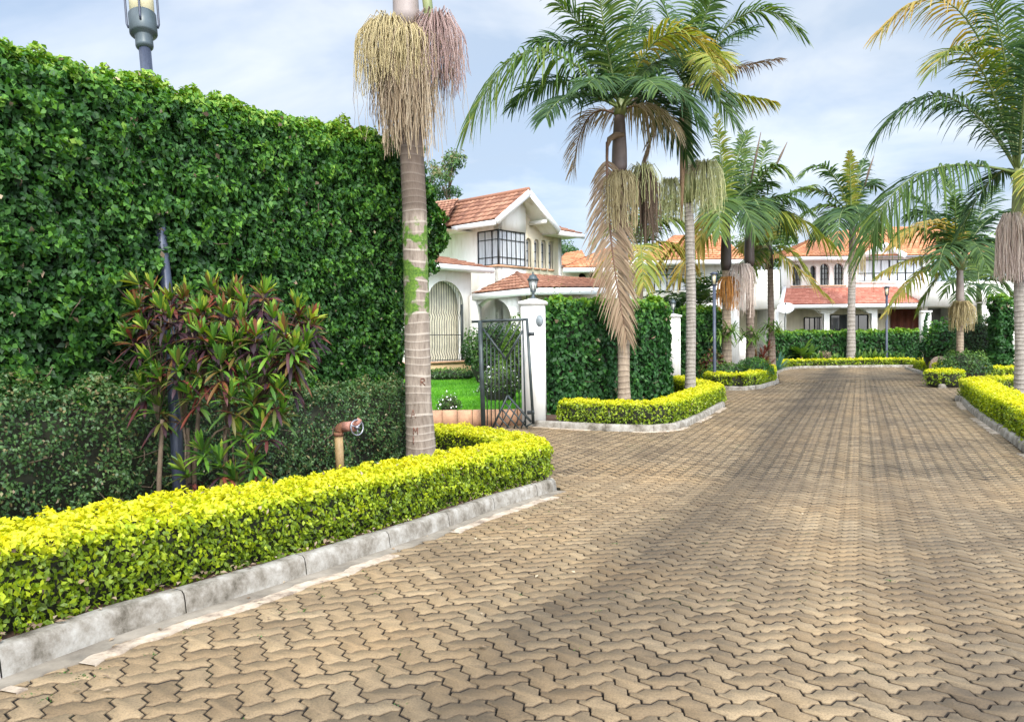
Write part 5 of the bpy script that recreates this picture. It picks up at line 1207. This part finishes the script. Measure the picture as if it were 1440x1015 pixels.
    m = M(); m.panel(W(-3.6, 0), e1, UPZ, [(0, -.25), (3.6, -.25), (3.6, 3.75), (0, 3.75)], [arch(1.52, 3.2, za + .02, 2.5, 14, .78)], .28, 0)
    m.panel(W(0, 0, -2.2), e2, UPZ, [(0, -.2), (0 + 1.9, -.2), (1.9, 3.75), (0, 3.75)], [], .2)
    m.build('wall', MT['white'], root)
    m = M(); m.hexa([W(a, z, b) for z in (-.3, za - .06) for a, b in ((-3.62, .003), (0.02, .003), (.02, .05), (-3.62, .05))]); m.build('plinth', MT['plinth'], root)
    m = M(); m.hexa([W(a, z, b) for z in (za - .06, za + .015) for a, b in ((-3.62, -.02), (0.02, -.02), (.02, .1), (-3.62, .1))]); m.build('sill', MT['terracotta'], root)
    for i in range(15):
        a = -2.02 + i * .112; zt = 2.5 + .76 * math.sqrt(max(0.02, 1 - ((a + 1.24) / .86) ** 2)); m = M()
        m.tube([W(a, za, -.08), W(a + .04, za + .16, -.08), W(a - .03, za + .32, -.08), W(a, za + .5, -.08), W(a, 1.9, -.08), W(a + .04, 2.05, -.08), W(a - .03, 2.2, -.08), W(a, 2.32, -.08), W(a, zt, -.08)], .011, 5); m.build('grille_bar', MT['iron'], root)
    m = M()
    for z in (za + .05, 1.45): m.bar(W(-2.08, z, -.08), W(-.40, z, -.08), .025)
    m.bar(W(-.42, za, -.07), W(-.42, 2.5, -.07), .07); m.build('grille_frame', MT['iron'], root)
    m = M(); m.quad(W(-2.6, za - .1, -.42), W(-.25, za - .1, -.42), W(-.25, 3.6, -.42), W(-2.6, 3.6, -.42)); m.build('curtain', mat('pale_curtain', (.72, .66, .52), .9, noise=(3, .2)), root)
    m = M(); tiled(m, W(-4.2, 3.78, .5), W(.55, 3.78, .5), W(.1, 4.3, -1.6), W(-4.2, 4.3, -1.6)); m.build('wing_roof', MT['tile'], root)
    m = M(); m.hexa([W(a, z, b) for z in (3.60, 3.77) for a, b in ((-4.2, .46), (.6, .46), (.6, .56), (-4.2, .56))]); m.quad(W(-4.2, 3.62, 0), W(.6, 3.62, 0), W(.6, 3.62, .5), W(-4.2, 3.62, .5)); m.build('gutter', MT['pure'], root)
    m = M(); m.tube([W(.55, 3.62, .5), W(.5, 3.5, .48), W(-.05, 2.75, .10), W(-.05, 2.6, .08), W(-.05, .4, .08)], .05, 8); m.build('downpipe', MT['pure'], root, smooth=True)
    m = M(); m.box(W(.02, -.3, .16), (.30, .30, 3.1), .84); m.build('column', MT['white'], root)
    # entrance porch with hipped roof
    A, B, C = P(664, 413, 26.9), P(749, 404, 24.3), P(851, 403.5, 24.9); T1, T2 = P(727, 384, 27.4), P(851, 393, 27.6)
    m = M(); tiled(m, A, B, T1 + (B - A) * .01, T1); tiled(m, B, C, T2, T1); ridge(m, B, T1, .08); m.build('porch_roof', MT['tile'], root)
    m = M()
    for a, b in ((A, B), (B, C)): n_ = unit(np.cross(b - a, UPZ)); m.hexa([q + n_ * s + UPZ * z for z in (-.22, -.03) for q, s in ((a, 0), (b, 0), (b, .09), (a, .09))] if False else [a + UPZ * -.24, b + UPZ * -.24, b + n_ * .1 + UPZ * -.24, a + n_ * .1 + UPZ * -.24, a + UPZ * -.03, b + UPZ * -.03, b + n_ * .1 + UPZ * -.03, a + n_ * .1 + UPZ * -.03])
    m.build('porch_gutter', MT['pure'], root)
    m = M(); ins = np.array([-.35, .55, 0]); ul = unit((B - A) * [1, 1, 0]); L1 = np.linalg.norm((B - A)[:2]); base = (A + ins) * [1, 1, 0]
    m.panel(base, ul, UPZ, [(0, -.2), (L1 - .3, -.2), (L1 - .3, 2.75), (0, 2.75)], [arch(.55, 2.75, .1, 1.95, 12, .72)], .25)
    ur = unit((C - B) * [1, 1, 0]); base2 = (B + [-.1, .6, 0]) * [1, 1, 0]
    m.panel(base2, ur, UPZ, [(0, -.2), (2.4, -.2), (2.4, 2.75), (0, 2.75)], [arch(.35, 1.05, .9, 1.85, 8, .35), arch(1.4, 2.1, .9, 1.85, 8, .35)], .2, 1); m.build('porch_wall', [MT['white'], MT['cream']], root)
    nb = np.cross(ul, UPZ)
    m = M(); q0 = base - nb * 1.5; m.quad(q0 + ul * -.5, q0 + ul * 4.0, q0 + ul * 4.0 + UPZ * 2.8, q0 - ul * .5 + UPZ * 2.8); m.build('porch_back_wall', MT['cream'], root)
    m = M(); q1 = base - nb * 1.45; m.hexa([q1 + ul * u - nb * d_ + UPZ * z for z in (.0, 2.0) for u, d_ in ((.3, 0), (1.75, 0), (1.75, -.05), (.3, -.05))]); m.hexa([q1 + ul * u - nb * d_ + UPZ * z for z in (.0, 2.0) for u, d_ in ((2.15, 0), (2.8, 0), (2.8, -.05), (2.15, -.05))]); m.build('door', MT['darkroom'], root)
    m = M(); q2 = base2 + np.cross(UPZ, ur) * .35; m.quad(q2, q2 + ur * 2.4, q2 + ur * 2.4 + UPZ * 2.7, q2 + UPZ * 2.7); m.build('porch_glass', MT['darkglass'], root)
    # tiled roof of the wing behind, rising to the left
    return root
house_one()

# ------------------------------------------------------------------ middle house behind the palms
def house_two():
    D = 37.0; x0, x1 = X(905, D), X(1040, D); O = np.array([(x0 + x1) / 2, D, -.35])
    root = empty('house', O, 'pale house with an orange hipped roof mostly hidden behind the palms in the middle', 'house', 'tile-roofed houses')
    q = lambda px, py, d=D: P(px, py, d)
    zt = Z(960, 366, D)
    m = M(); U = np.array([1.0, 0, 0])
    w0, w1, v0, v1 = X(886, D), X(966, D), Z(925, 409, D), Z(925, 378, D)
    m.panel([0, D, 0], U, UPZ, [(X(862, D), -.4), (x1, -.4), (x1, zt), (X(862, D), zt)], [[(w0, v0), (w1, v0), (w1, v1), (w0, v1)]], .25)
    m.quad([x1, D, -.4], [x1, D + 6, -.4], [x1, D + 6, zt], [x1, D, zt]); m.build('wall', MT['white'], root)
    window(root, [0, D, 0], U, UPZ, w0, w1, v0, v1, 9, 2, .1, .05, rel=(v0 + .75,))
    m = M(); e = .7
    A, B = q(905, 380, D - e), q(1048, 368, D - e); A[2] = B[2] = zt - .05
    R1, R2 = q(948, 333, D + 3.2), q(1012, 329, D + 3.2); R2[2] = R1[2]
    tiled(m, A, B, R2, R1); Bk = B + [0, 8, 0]; Ak = A + [0, 8, 0]; tiled(m, B, Bk, R2 + [0, 1, 0], R2); tiled(m, Ak, A, R1, R1 + [0, 1, 0]); ridge(m, R1, R2); ridge(m, A, R1); ridge(m, B, R2); m.build('roof', MT['tile_bright'], root)
    m = M(); m.hexa([(a, b, zt - .05 + c) for c in (-.24, -.02) for a, b in ((A[0], A[1] - .05), (B[0], A[1] - .05), (B[0], A[1] + .05), (A[0], A[1] + .05))]); m.quad((A[0], A[1], zt - .2), (B[0], A[1], zt - .2), (B[0], D, zt - .2), (A[0], D, zt - .2)); m.build('fascia', MT['pure'], root)
    # low wing to the left with small arches under its own orange roof
    d = 39.0; W = lambda px, py, dd=d: P(px, py, dd)
    za = Z(820, 377, d); xl, xr = X(786, d), X(876, d)
    m = M(); m.panel([0, d, 0], U, UPZ, [(xl, -.3), (xr, -.3), (xr, za), (xl, za)], [arch(X(a, d), X(a + 10.5, d), Z(820, 402, d), Z(820, 389, d), 9) for a in (815, 830, 845, 860)], .3); m.build('wing_wall', MT['cream'], root)
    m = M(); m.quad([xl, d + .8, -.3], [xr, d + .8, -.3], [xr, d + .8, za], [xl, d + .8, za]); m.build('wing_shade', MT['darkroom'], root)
    m = M(); A, B = np.array([X(792, d), d - .5, za - .02]), np.array([X(890, d), d - .5, za - .02]); tiled(m, A, B, W(890, 345, d + 3), W(850, 350, d + 3)); A2 = A + [-.3, 5, .0]; tiled(m, A2, A, W(850, 350, d + 3), W(850, 350, d + 3.1))
    tiled(m, [X(780, 43), 43, Z(780, 374, 43)], [X(830, 43), 43, Z(830, 372, 43)], P(818, 352, 46), P(795, 356, 46)); m.build('wing_roof', MT['tile_bright'], root)
    m = M(); m.hexa([(a, b, za + c) for c in (-.28, -.05) for a, b in ((A[0], d - .56), (B[0], d - .56), (B[0], d - .46), (A[0], d - .46))]); m.build('wing_gutter', MT['pure'], root)
house_two()

# ------------------------------------------------------------------ right-hand house with the arched porch
def house_three():
    D, DU = 45.0, 47.5; U = np.array([1.0, 0, 0]); O = np.array([X(1200, D), D, -.35])
    root = empty('house', O, 'right-hand white two-storey house with an arched porch and red tiled lower roof', 'house', 'tile-roofed houses')
    x = lambda px, d=D: X(px, d); z = lambda py, d=D, px=1200: Z(px, py, d)
    # porch front wall: columns and shallow arches
    zb, zt = -.35, z(429)
    holes = []
    for a, b, kind in ((1106, 1159, 1), (1167, 1226, 1), (1234, 1296, 0)):
        if kind: holes.append([(x(a), zb + .02), (x(b), zb + .02), (x(b), z(441))] + [(x((a + b) / 2 + (b - a) / 2 * .80 * math.cos(t)), z(441) + (z(432.5) - z(441)) * math.sin(t)) for t in np.linspace(.12, math.pi - .12, 10)] + [(x(a), z(441))])
        else: holes.append([(x(a), zb + .02), (x(b), zb + .02), (x(b), z(435)), (x(a), z(435))])
    m = M(); m.panel([0, D, 0], U, UPZ, [(x(1096), zb), (x(1305), zb), (x(1305), zt), (x(1096), zt)], holes, .3); m.build('porch_wall', MT['white'], root)
    m = M(); bw = D + 2.2; m.panel([0, bw, 0], U, UPZ, [(x(1040), zb), (x(1320), zb), (x(1320), zt), (x(1040), zt)], [], .2); m.build('porch_back_wall', MT['cream'], root)
    for a, b, t in ((1131, 1160, 446), (1168, 1220, 443)):
        f = bw / D; u0, u1 = X(a, bw), X(b, bw); window(root, [0, bw, 0], U, UPZ, u0, u1, zb + .4, Z(1200, t, bw), 4, 2, -.05, .06, glass='darkglass')
    m = M(); u0, u1, t = X(1252, bw), X(1297, bw), Z(1270, 433.5, bw); m.hexa([(a, b, c) for c in (zb, t) for a, b in ((u0, bw - .08), (u1, bw - .08), (u1, bw - .003), (u0, bw - .003))])
    for i in range(5): u = u0 + (u1 - u0) * (i + .5) / 5; m.hexa([(a, b, c) for c in (zb + .2, t - .15) for a, b in ((u - .14, bw - .11), (u + .14, bw - .11), (u + .14, bw - .081), (u - .14, bw - .081))])
    m.build('door', MT['brown'], root)
    m = M(); m.hexa([(a, b, c) for c in (Z(1237, 447, bw), Z(1237, 441, bw)) for a, b in ((X(1235, bw), bw - .1), (X(1238, bw), bw - .1), (X(1238, bw), bw - .003), (X(1235, bw), bw - .003))]); m.build('wall_lamp', MT['iron'], root)
    # red lower roof
    m = M(); A, B = np.array([x(1094), D - .6, z(427.5)]), np.array([x(1330), D - .6, z(427.5)]); C, E = np.array([X(1330, DU), DU, Z(1200, 404.5, DU)]), np.array([X(1104, DU), DU, Z(1200, 404.5, DU)])
    tiled(m, A, B, C, E); m.build('porch_roof', MT['tile_red'], root)
    m = M(); m.hexa([(a, b, z(427.5) + c) for c in (-.24, -.03) for a, b in ((A[0], D - .66), (B[0], D - .66), (B[0], D - .56), (A[0], D - .56))]); m.quad((A[0], D - .6, z(427.5) - .2), (B[0], D - .6, z(427.5) - .2), (B[0], D + 2.2, z(427.5) - .2), (A[0], D + 2.2, z(427.5) - .2)); m.bar(A + [0, 0, .05], E + [0, 0, .05], .2, .16); m.build('porch_gutter', MT['pure'], root)
    # upper storey
    X_ = lambda px: X(px, DU); Z_ = lambda py: Z(1200, py, DU)
    za, zb2 = Z_(362), Z_(412)
    ah = [arch(X_(a), X_(b), Z_(400.5), Z_(377), 10) for a, b in ((1115, 1127), (1140, 1148), (1153.5, 1166.5), (1173, 1186.5))]
    win = [(X_(1206), Z_(396)), (X_(1298), Z_(396)), (X_(1298), Z_(366)), (X_(1206), Z_(366))]
    m = M(); m.panel([0, DU, 0], U, UPZ, [(X_(1100), zb2), (X_(1310), zb2), (X_(1310), za), (X_(1100), za)], ah + [win], .25); m.build('wall', MT['white'], root)
    for a, b in ((1115, 1127), (1140, 1148), (1153.5, 1166.5), (1173, 1186.5)):
        m = M(); yb = DU + .17
        for f in (.33, .66): m.bar((X_(a) + (X_(b) - X_(a)) * f, yb, Z_(400)), (X_(a) + (X_(b) - X_(a)) * f, yb, Z_(371)), .04)
        for py in (392, 384, 377): m.bar((X_(a), yb, Z_(py)), (X_(b), yb, Z_(py)), .04)
        w = m.build('arched_window', MT['iron'], root); m = M(); m.quad((X_(a) - .05, yb + .04, Z_(401)), (X_(b) + .05, yb + .04, Z_(401)), (X_(b) + .05, yb + .04, Z_(369)), (X_(a) - .05, yb + .04, Z_(369))); m.build('pane', MT['darkglass'], w)
    m = M(); m.hexa([(a, b, c) for c in (Z_(403), Z_(401)) for a, b in ((X_(1112), DU - .06), (X_(1190), DU - .06), (X_(1190), DU - .003), (X_(1112), DU - .003))]); m.build('sill', MT['terracotta'], root)
    window(root, [0, DU, 0], U, UPZ, win[0][0], win[1][0], win[0][1], win[2][1], 8, 2, .12, .07, rel=(win[0][1] + .5,))
    m = M(); m.hexa([(a, b, c) for c in (Z_(399), Z_(396)) for a, b in ((X_(1204), DU - .08), (X_(1300), DU - .08), (X_(1300), DU - .003), (X_(1204), DU - .003))]); m.build('sill', MT['white'], root)
    # upper hipped roof and a small white gable over the long window
    e = .8; m = M(); A, B = np.array([X_(1095), DU - e, za]), np.array([X_(1206), DU - e, za]); R1, R2 = P(1150, 332, DU + 3.5), P(1215, 321, DU + 3.5)
    tiled(m, A, B, R2, R1); tiled(m, A + [0, 8, 0], A, R1, R1 + [0, .3, 0]); tiled(m, B, B + [8, 0, 0], R2 + [7.2, .6, 0], R2); tiled(m, np.array([X_(1262), DU - e, za]), np.array([X_(1325), DU - e, za]), P(1300, 330, DU + 3.5), P(1262, 322, DU + 3.5)); ridge(m, R1, R2); ridge(m, R2, R2 + [5.5, .3, .0]); m.build('roof', MT['tile_bright'], root)
    m = M(); m.hexa([(a, b, za + c) for c in (-.25, -.03) for a, b in ((A[0], DU - e - .05), (B[0], DU - e - .05), (B[0], DU - e + .05), (A[0], DU - e + .05))]); m.quad((A[0], DU - e, za - .2), (B[0], DU - e, za - .2), (B[0], DU, za - .2), (A[0], DU, za - .2))
    gA, gB, gC = np.array([X_(1206), DU - e - .05, Z_(363)]), np.array([X_(1234), DU - e - .05, Z_(347)]), np.array([X_(1264), DU - e - .05, Z_(363)]); m.bar(gA, gB, .06, .3); m.bar(gB, gC, .06, .3); m.add([gA + [0, .2, 0], gC + [0, .2, 0], gB + [0, .2, 0]], [[0, 1, 2]]); m.build('fascia', MT['pure'], root)
    # flat-roofed white block on the left and the garage on the right
    d = 43.9; m = M(); m.hexa([(a, b, c) for c in (Z(1070, 434, d), Z(1070, 380, d)) for a, b in ((X(1030, d), d), (X(1097, d), d), (X(1097, d), d + 5), (X(1030, d), d + 5))]); m.hexa([(a, b, c) for c in (-.4, Z(1070, 472, d)) for a, b in ((X(1036, d), d + .05), (X(1060, d), d + .05), (X(1060, d), d + .3), (X(1036, d), d + .3))])
    m.hexa([(a, b, c) for c in (-.4, Z(1070, 434, d) - .003) for a, b in ((X(1091, d), d + .05), (X(1096, d), d + .05), (X(1096, d), d + 5), (X(1091, d), d + 5))]); m.hexa([(a, b, c) for c in (-.4, Z(1070, 434, d) - .003) for a, b in ((X(1052, d), d + 4.6), (X(1091, d), d + 4.6), (X(1091, d), d + 5), (X(1052, d), d + 5))])
    m.build('side_block', MT['white'], root)
    d = 43.6; m = M(); m.hexa([(a, b, c) for c in (Z(1330, 430, d), Z(1330, 396, d)) for a, b in ((X(1307, d), d), (X(1462, d), d), (X(1462, d), d + 6), (X(1307, d), d + 6))]); m.hexa([(a, b, c) for c in (-.4, Z(1330, 430, d) - .003) for a, b in ((X(1378, d), d), (X(1462, d), d), (X(1462, d), d + 6), (X(1378, d), d + 6))])
    m.build('garage_block', MT['white'], root); m = M(); m.hexa([(a, b, c) for c in (-.4, Z(1330, 431, d)) for a, b in ((X(1300, d), d + 4), (X(1380, d), d + 4), (X(1380, d), d + 4.2), (X(1300, d), d + 4.2))]); m.build('garage_back_wall', mat('grey_garage_wall', (.30, .29, .28), .9, noise=(2, .2)), root)
house_three()

# satellite dish on the porch corner
def dish():
    d = 43.2; c = P(1105, 433, d); n = unit(np.array([-.25, -.62, .75])); root = empty('satellite_dish', c, 'white satellite dish at the left corner of the arched porch', 'satellite dish')
    u = unit(np.cross(n, UPZ)); v = np.cross(u, n); m = M(); V = []; k = 18
    for r, h in ((.02, -.10), (.2, -.085), (.36, -.04), (.46, 0), (.46, .02)):
        for i in range(k): a = 2 * math.pi * i / k; V.append(c + (u * math.cos(a) + v * math.sin(a)) * r + n * h)
    m.add(V, [[i * k + j, i * k + (j + 1) % k, (i + 1) * k + (j + 1) % k, (i + 1) * k + j] for i in range(4) for j in range(k)]); m.more([np.arange(k)]); m.build('reflector', MT['pure'], root, smooth=True)
    m = M(); m.tube([c - n * .1, c - n * .1 + [0, .15, -.5], c - n * .1 + [0, .2, -2.6]], .03, 8); m.tube([c - v * .44, c + n * .4 - v * .15], .015, 6); m.tube([c + n * .38 - v * .15, c + n * .46 - v * .12], .04, 8); m.build('mount', MT['iron'], root)
dish()
# white far pillar with a climbing plant
def far_pillar():
    d = 41.4; x = X(1301.5, d); c = np.array([x, d, -.42]); root = empty('garden_pillar', c, 'white pillar with a dark climbing plant at the right end of the low far hedge', 'pillar')
    m = M(); h = Z(1301, 437, d) + .42; m.box(c, (.40, .40, h - .1)); m.build('shaft', MT['white'], root); m = M(); m.box(c + [0, 0, h - .1], (.48, .48, .1)); m.build('cap', MT['white'], root)
    o = M(); rs = np.random.RandomState(4); n = 420; hh = rs.rand(n) * 2.9; p = np.stack([x + .19 * np.sin(hh * 2.2) * .9 + rs.randn(n) * .06, d - .25 + rs.randn(n) * .04, c[2] + hh], 1); leaves(o, p, np.tile([0, -1.0, 0], (n, 1)), .10, .07, rs.rand(n) * .6, 0, rs=rs)
    o.tube([(x + .19 * math.sin(t * 2.2), d - .22, c[2] + t) for t in np.linspace(0, 2.9, 14)], .012, 5, 1); t = o.build('climbing_plant', [MT['dark'], MT['twig']], loc=(x, d - .24, c[2])); tag(t, 'dark leafy climber twining up the far white pillar', 'climber')
far_pillar()

# ------------------------------------------------------------------ planting
n_ = 'dark ball-clipped round shrub behind the short golden hedge'
blob_shrub('round_shrub', n_, gz(1060, 0, 27.4), (.72, .6, .95), MT['dark'], .06, .045, 2600, seed=21, amp=.03)
blob_shrub('low_shrub', 'low bright green mounded shrub left of the ball-clipped shrub', gz(1022, 0, 27.0), (.95, .6, .75), MT['shrub'], .08, .05, 1900, seed=22)
def red_tone(d, nz, rs): return np.clip(.22 + .2 * rs.rand(len(nz)), 0, 1)
strap_plant('cordyline', 'red-leaved cordyline right of the ball shrub', gz(1073, 0, 30.0), 15, .55, .09, MT['croton'], (.3, 1.4), (.22, .42), .4, seed=23, heads=((0, 0, .8), (.2, .1, 1.05), (-.2, .05, .6), (.1, -.2, .45)), stem=.025)
strap_plant('agave', 'blue-green spiky agave at the corner of the far bed', gz(1094, 0, 33.5), 36, .75, .10, leaf_mat('agave_leaf', [(0, (.06, .17, .12)), (1, (.14, .30, .20))], .5, .1), (.15, 1.4), (.2, .9), .1, seed=24, heads=((0, 0, .15),))
strap_plant('banana_plant', 'broad-leaved banana-like plant in front of the low far hedge', gz(1127, 0, 42.5), 10, 1.35, .38, MT['shrub'], (.5, 1.4), (.45, .9), .6, seed=25, heads=((0, 0, .5), (.4, .2, .3)), stem=.06)
for i, (px, lab, L) in enumerate([(1150, 'pale green clump of strap leaves just right of the banana-like plant', .65), (1176, 'sparse clump of strap leaves left of the far bed palm', .55), (1216, 'fresh green clump of strap leaves just right of the far bed palm', .75), (1236, 'bright clump of strap leaves left of the far lamp post', .7), (1262, 'small clump of strap leaves right of the far lamp post', .55)]):
    strap_plant('strap_plant', lab, gz(px, 0, 42.35), 30, L * 1.25, .10, MT['shrub'], (.4, 1.45), (.4, 1.0), .6, group='strap-leaved clumps in the far bed', seed=30 + i, heads=((0, 0, .05), (.35, .1, .05), (-.3, 0, .05)))
blob_shrub('stone_bush', 'low tan dried bush between the strap clumps', gz(1160, 0, 42.6), (.45, .3, .85), MT['dry'], .10, .06, 420, seed=35)
# epiphytes on the trunks of the pair
for i, (px, py, d, lab) in enumerate([(1021, 466, 28.3, 'yellow-green bromeliad clump tied to the left palm of the pair'), (1055, 469, 29.4, 'green bromeliad clump tied to the right palm of the pair'), (1086, 463, 31.8, 'pale bromeliad clump on the slim young palm')]):
    rs = np.random.RandomState(40 + i); heads = [(.24 * math.cos(a), .24 * math.sin(a), rs.uniform(-.15, .2)) for a in (2.6, 3.6, 4.7, 5.8, .3)]
    strap_plant('bromeliad', lab, tuple(P(px, py, d)), 14, .62 - .08 * i, .07, MT['shrub'], (-.3, 1.2), (.5, 1.0), .7, group='bromeliads on the palm trunks', seed=41 + i, heads=heads)
def frond_clump(name, label, c, n, Len, L, w, nl, seed, el=(1.4, .25), tone=(.2, .5), stem=.0):
    root = empty(name, (c[0], c[1], c[2] - stem), label, 'palm plant'); c = np.array(c, float)
    if stem: m = M(); ringed_trunk(m, [c - [0, 0, stem], c], [.11, .09], .14, .006, 10); m.build('trunk', MT['trunk_brown'], root, smooth=True)
    fronds_rand(root, c, n, Len, L, w, nl, seed, el=el, tone=tone, grav=.35, bend=.35)
frond_clump('areca_palm', 'dark low clump of arching feather fronds behind the second white pillar', (X(946, 33), 33.0, 1.9), 14, 1.9, .55, .055, 34, 45, stem=2.2)
frond_clump('areca_palm', 'large plant with long arching feather fronds before the middle house', (X(985, 34), 34.0, 2.6), 14, 2.5, .65, .06, 38, 46, el=(1.35, .1), stem=2.9)
blob_shrub('brown_shrub', 'brownish spiky shrub in front of the second dark hedge', gz(1003, 0, 27.6), (.5, .4, 1.25), MT['croton'], .16, .05, 800, tonef=lambda d, nz, rs: np.clip(.1 + .6 * rs.rand(len(nz)), 0, 1), seed=47)
# inside the gate
def flower_tone(d, nz, rs): return np.clip(.5 + .3 * d[:, 2] + .4 * (rs.rand(len(nz)) - .5), 0, 1)
blob_shrub('flower_bush', 'bush with small pale flowers on the lawn seen through the iron gate', (X(702, 17.5), 17.5, -.2), (.55, .4, .95), MT['shrub'], .05, .03, 2200, tonef=flower_tone, seed=50, flowers=(110, .045))
blob_shrub('flower_bush', 'small pale-flowered bush on the lawn edge between the near palm and the gate', (X(631, 15.6), 15.6, -.22), (.25, .2, .42), MT['shrub'], .045, .028, 600, tonef=flower_tone, seed=51, flowers=(40, .04))
blob_shrub('garden_shrub', 'tall dark green shrub behind the top of the iron gate', (X(694, 23.2), 23.2, -.1), (1.05, .7, 2.05), MT['shrub'], .11, .06, 3000, seed=52, tonef=lambda d, nz, rs: np.clip(.2 + .25 * nz + .3 * rs.rand(len(nz)), 0, 1))
blob_shrub('garden_shrub', 'yellow-green shrub seen between the gate and the white pillar', (X(727, 20.5), 20.5, -.15), (.45, .4, 2.0), MT['shrub'], .10, .05, 1500, seed=53, tonef=lambda d, nz, rs: np.clip(.65 + .4 * rs.rand(len(nz)), 0, 1))
blob_shrub('border_shrub', 'low dark green border plants along the plinth of the grilled arch', (X(628, 24.6), 24.6, -.02), (1.3, .35, .42), MT['shrub'], .08, .045, 1400, seed=54)
blob_shrub('wispy_shrub', 'wispy light green shrub growing above the dark hedge in front of the porch', (X(800, 21.2), 21.2, -.3), (2.1, .5, 3.15), MT['shrub'], .07, .03, 2400, seed=55, amp=.3, tonef=lambda d, nz, rs: np.clip(.55 + .4 * rs.rand(len(nz)), 0, 1))
# right-hand side
blob_shrub('round_bush', 'rounded green bush behind the right corner golden hedge', gz(1357, 0, 25.9), (.95, .7, 1.15), MT['shrub'], .08, .045, 3200, seed=60, stems=4)
blob_shrub('dark_shrub', 'dark leafy shrub left of the smooth-shafted palm', gz(1328, 0, 33.0), (1.25, .8, 2.3), MT['dark'], .16, .10, 2200, seed=61)
blob_shrub('dark_shrub', 'tall shadowy grey-green shrub right of the smooth-shafted palm', gz(1374, 0, 30.0), (1.0, .8, 2.6), MT['small'], .10, .05, 3800, seed=62)
def column():
    d = 28.5; c = gz(1408, 0, d, 0); h = Z(1408, 415, d) - c[2]
    hedge('climber_column', 'dark green column of climbing leaves left of the right edge palm', np.array([(X(1395, d), d), (X(1424, d), d + .15)]), .6, h, 0, MT['dark'], .15, .10, 520, dark_tone, None, cat='climber', amp=.08, nscale=.6, rnd=.2, depth=.06, sides=(1, .2, 1, 1, 1), seed=63, coreinset=.15)
column()
m = M(); d = 29.5; m.box((X(1428, d), d, -.5), (1.1, .25, Z(1428, 497, d) + .5)); m.box((X(1428, d), d, Z(1428, 497, d)), (1.2, .33, .06)); tag(m.build('garden_wall', MT['cream'], loc=(X(1428, d), d, -.5)), 'short cream garden wall piece behind the trunk on the right edge', 'garden wall')
# pale pink boulder and far boundary
def boulder():
    d = 31.5; m = M(); rs = np.random.RandomState(8); c = gz(1322, 0, d, 0); V = []; n, k = 10, 7
    prof = [(.36, 0), (.42, .2), (.40, .45), (.32, .66), (.20, .78), (.08, .82)]
    for r, zz in prof:
        for i in range(n): a = 2 * math.pi * i / n; q = r * (1 + .14 * math.sin(a * 2 + zz * 3) + rs.uniform(-.05, .05)); V.append((q * math.cos(a), q * .7 * math.sin(a), zz))
    m.add(V, [[i * n + j, i * n + (j + 1) % n, (i + 1) * n + (j + 1) % n, (i + 1) * n + j] for i in range(5) for j in range(n)]); m.more([np.arange(n) + 5 * n])
    o = m.build('boulder', mat('pinkish_rock', (.42, .30, .23), .9, noise=(3, .3), bump=(12, .8, .05)), smooth=True); o.location = c; tag(o, 'pale pinkish boulder behind the left tip of the right corner golden hedge', 'boulder')
boulder()

# ------------------------------------------------------------------ trees behind the houses
def bg_tree(name, label, c, h, crown, leafm, L, n, seed, tone=(.2, .7), clusters=16, spread=.42, group='trees behind the houses', slim=False):
    rs = np.random.RandomState(seed); root = empty(name, c, label, 'tree', group); c = np.array(c, float)
    t = M(); top = c + [rs.uniform(-.3, .3), 0, h * .93]; t.tube([c, c * .5 + top * .5 + [rs.uniform(-.3, .3), 0, 0], top], [.22, .14, .03], 8)
    lf = M(); 
    for i in range(clusters):
        f = rs.uniform(.38, 1.0); a = rs.uniform(0, 6.28); r = crown * (1.15 - f * .75 if slim else math.sin(math.pi * min(.98, .2 + f * .72))) * rs.uniform(.35, 1.0)
        p = c + [math.cos(a) * r, math.sin(a) * r, h * f]; s = c * (1 - f * .8) + top * f * .8; s[2] = c[2] + h * max(.25, f - .15)
        t.tube([s, (s + p) / 2 + [0, 0, .1], p], [.05, .035, .012], 5)
        k = n // clusters; q = unit(rs.randn(k, 3)) * (rs.rand(k, 1) ** .5) * crown * spread * rs.uniform(.7, 1.2) * np.array([1, 1, .75]) + p
        leaves(lf, q, unit(q - p + 1e-6), L, L * .35, np.clip(rs.uniform(*tone) + .25 * (q[:, 2] - p[2]) / (crown * spread) + rs.uniform(-.2, .2, k), 0, 1), rs=rs)
    t.build('trunk', MT['twig'], root); lf.build('crown', leafm, root)
bg_tree('feathery_tree', 'feathery grey-green tree rising behind the house with the brown gable', (X(630, 52), 52, 0), Z(630, 222, 52) , 2.4, MT['small'], .30, 6500, 70, (.45, .9), 46, .34, slim=True)
bg_tree('feathery_tree', 'thin distant tree just right of the tall hedge end, behind the feathery one', (X(606, 60), 60, 0), Z(606, 232, 60), 2.0, MT['small'], .3, 2600, 71, (.4, .8), 26, .3, slim=True)
bg_tree('distant_tree', 'small distant grey tree in the gap between the gabled house and the middle house', (X(800, 75), 75, 0), Z(800, 338, 75), 2.4, MT['small'], .4, 2500, 72, (.3, .6), 18)
bg_tree('leafy_tree', 'bright green leafy tree between the middle house and the right-hand house', (X(1078, 56), 56, 0), Z(1078, 296, 56), 3.0, MT['shrub'], .35, 5000, 73, (.4, .9), 24)
bg_tree('leafy_tree', 'broad dark green tree behind the middle house and the palms', (X(985, 62), 62, 0), Z(985, 345, 62), 4.0, MT['shrub'], .4, 4500, 74, (.1, .5), 22)
bg_tree('leafy_tree', 'green tree behind the garage block on the right', (X(1395, 54), 54, 0), Z(1395, 352, 54), 4.2, MT['shrub'], .38, 5200, 75, (.3, .8), 24)
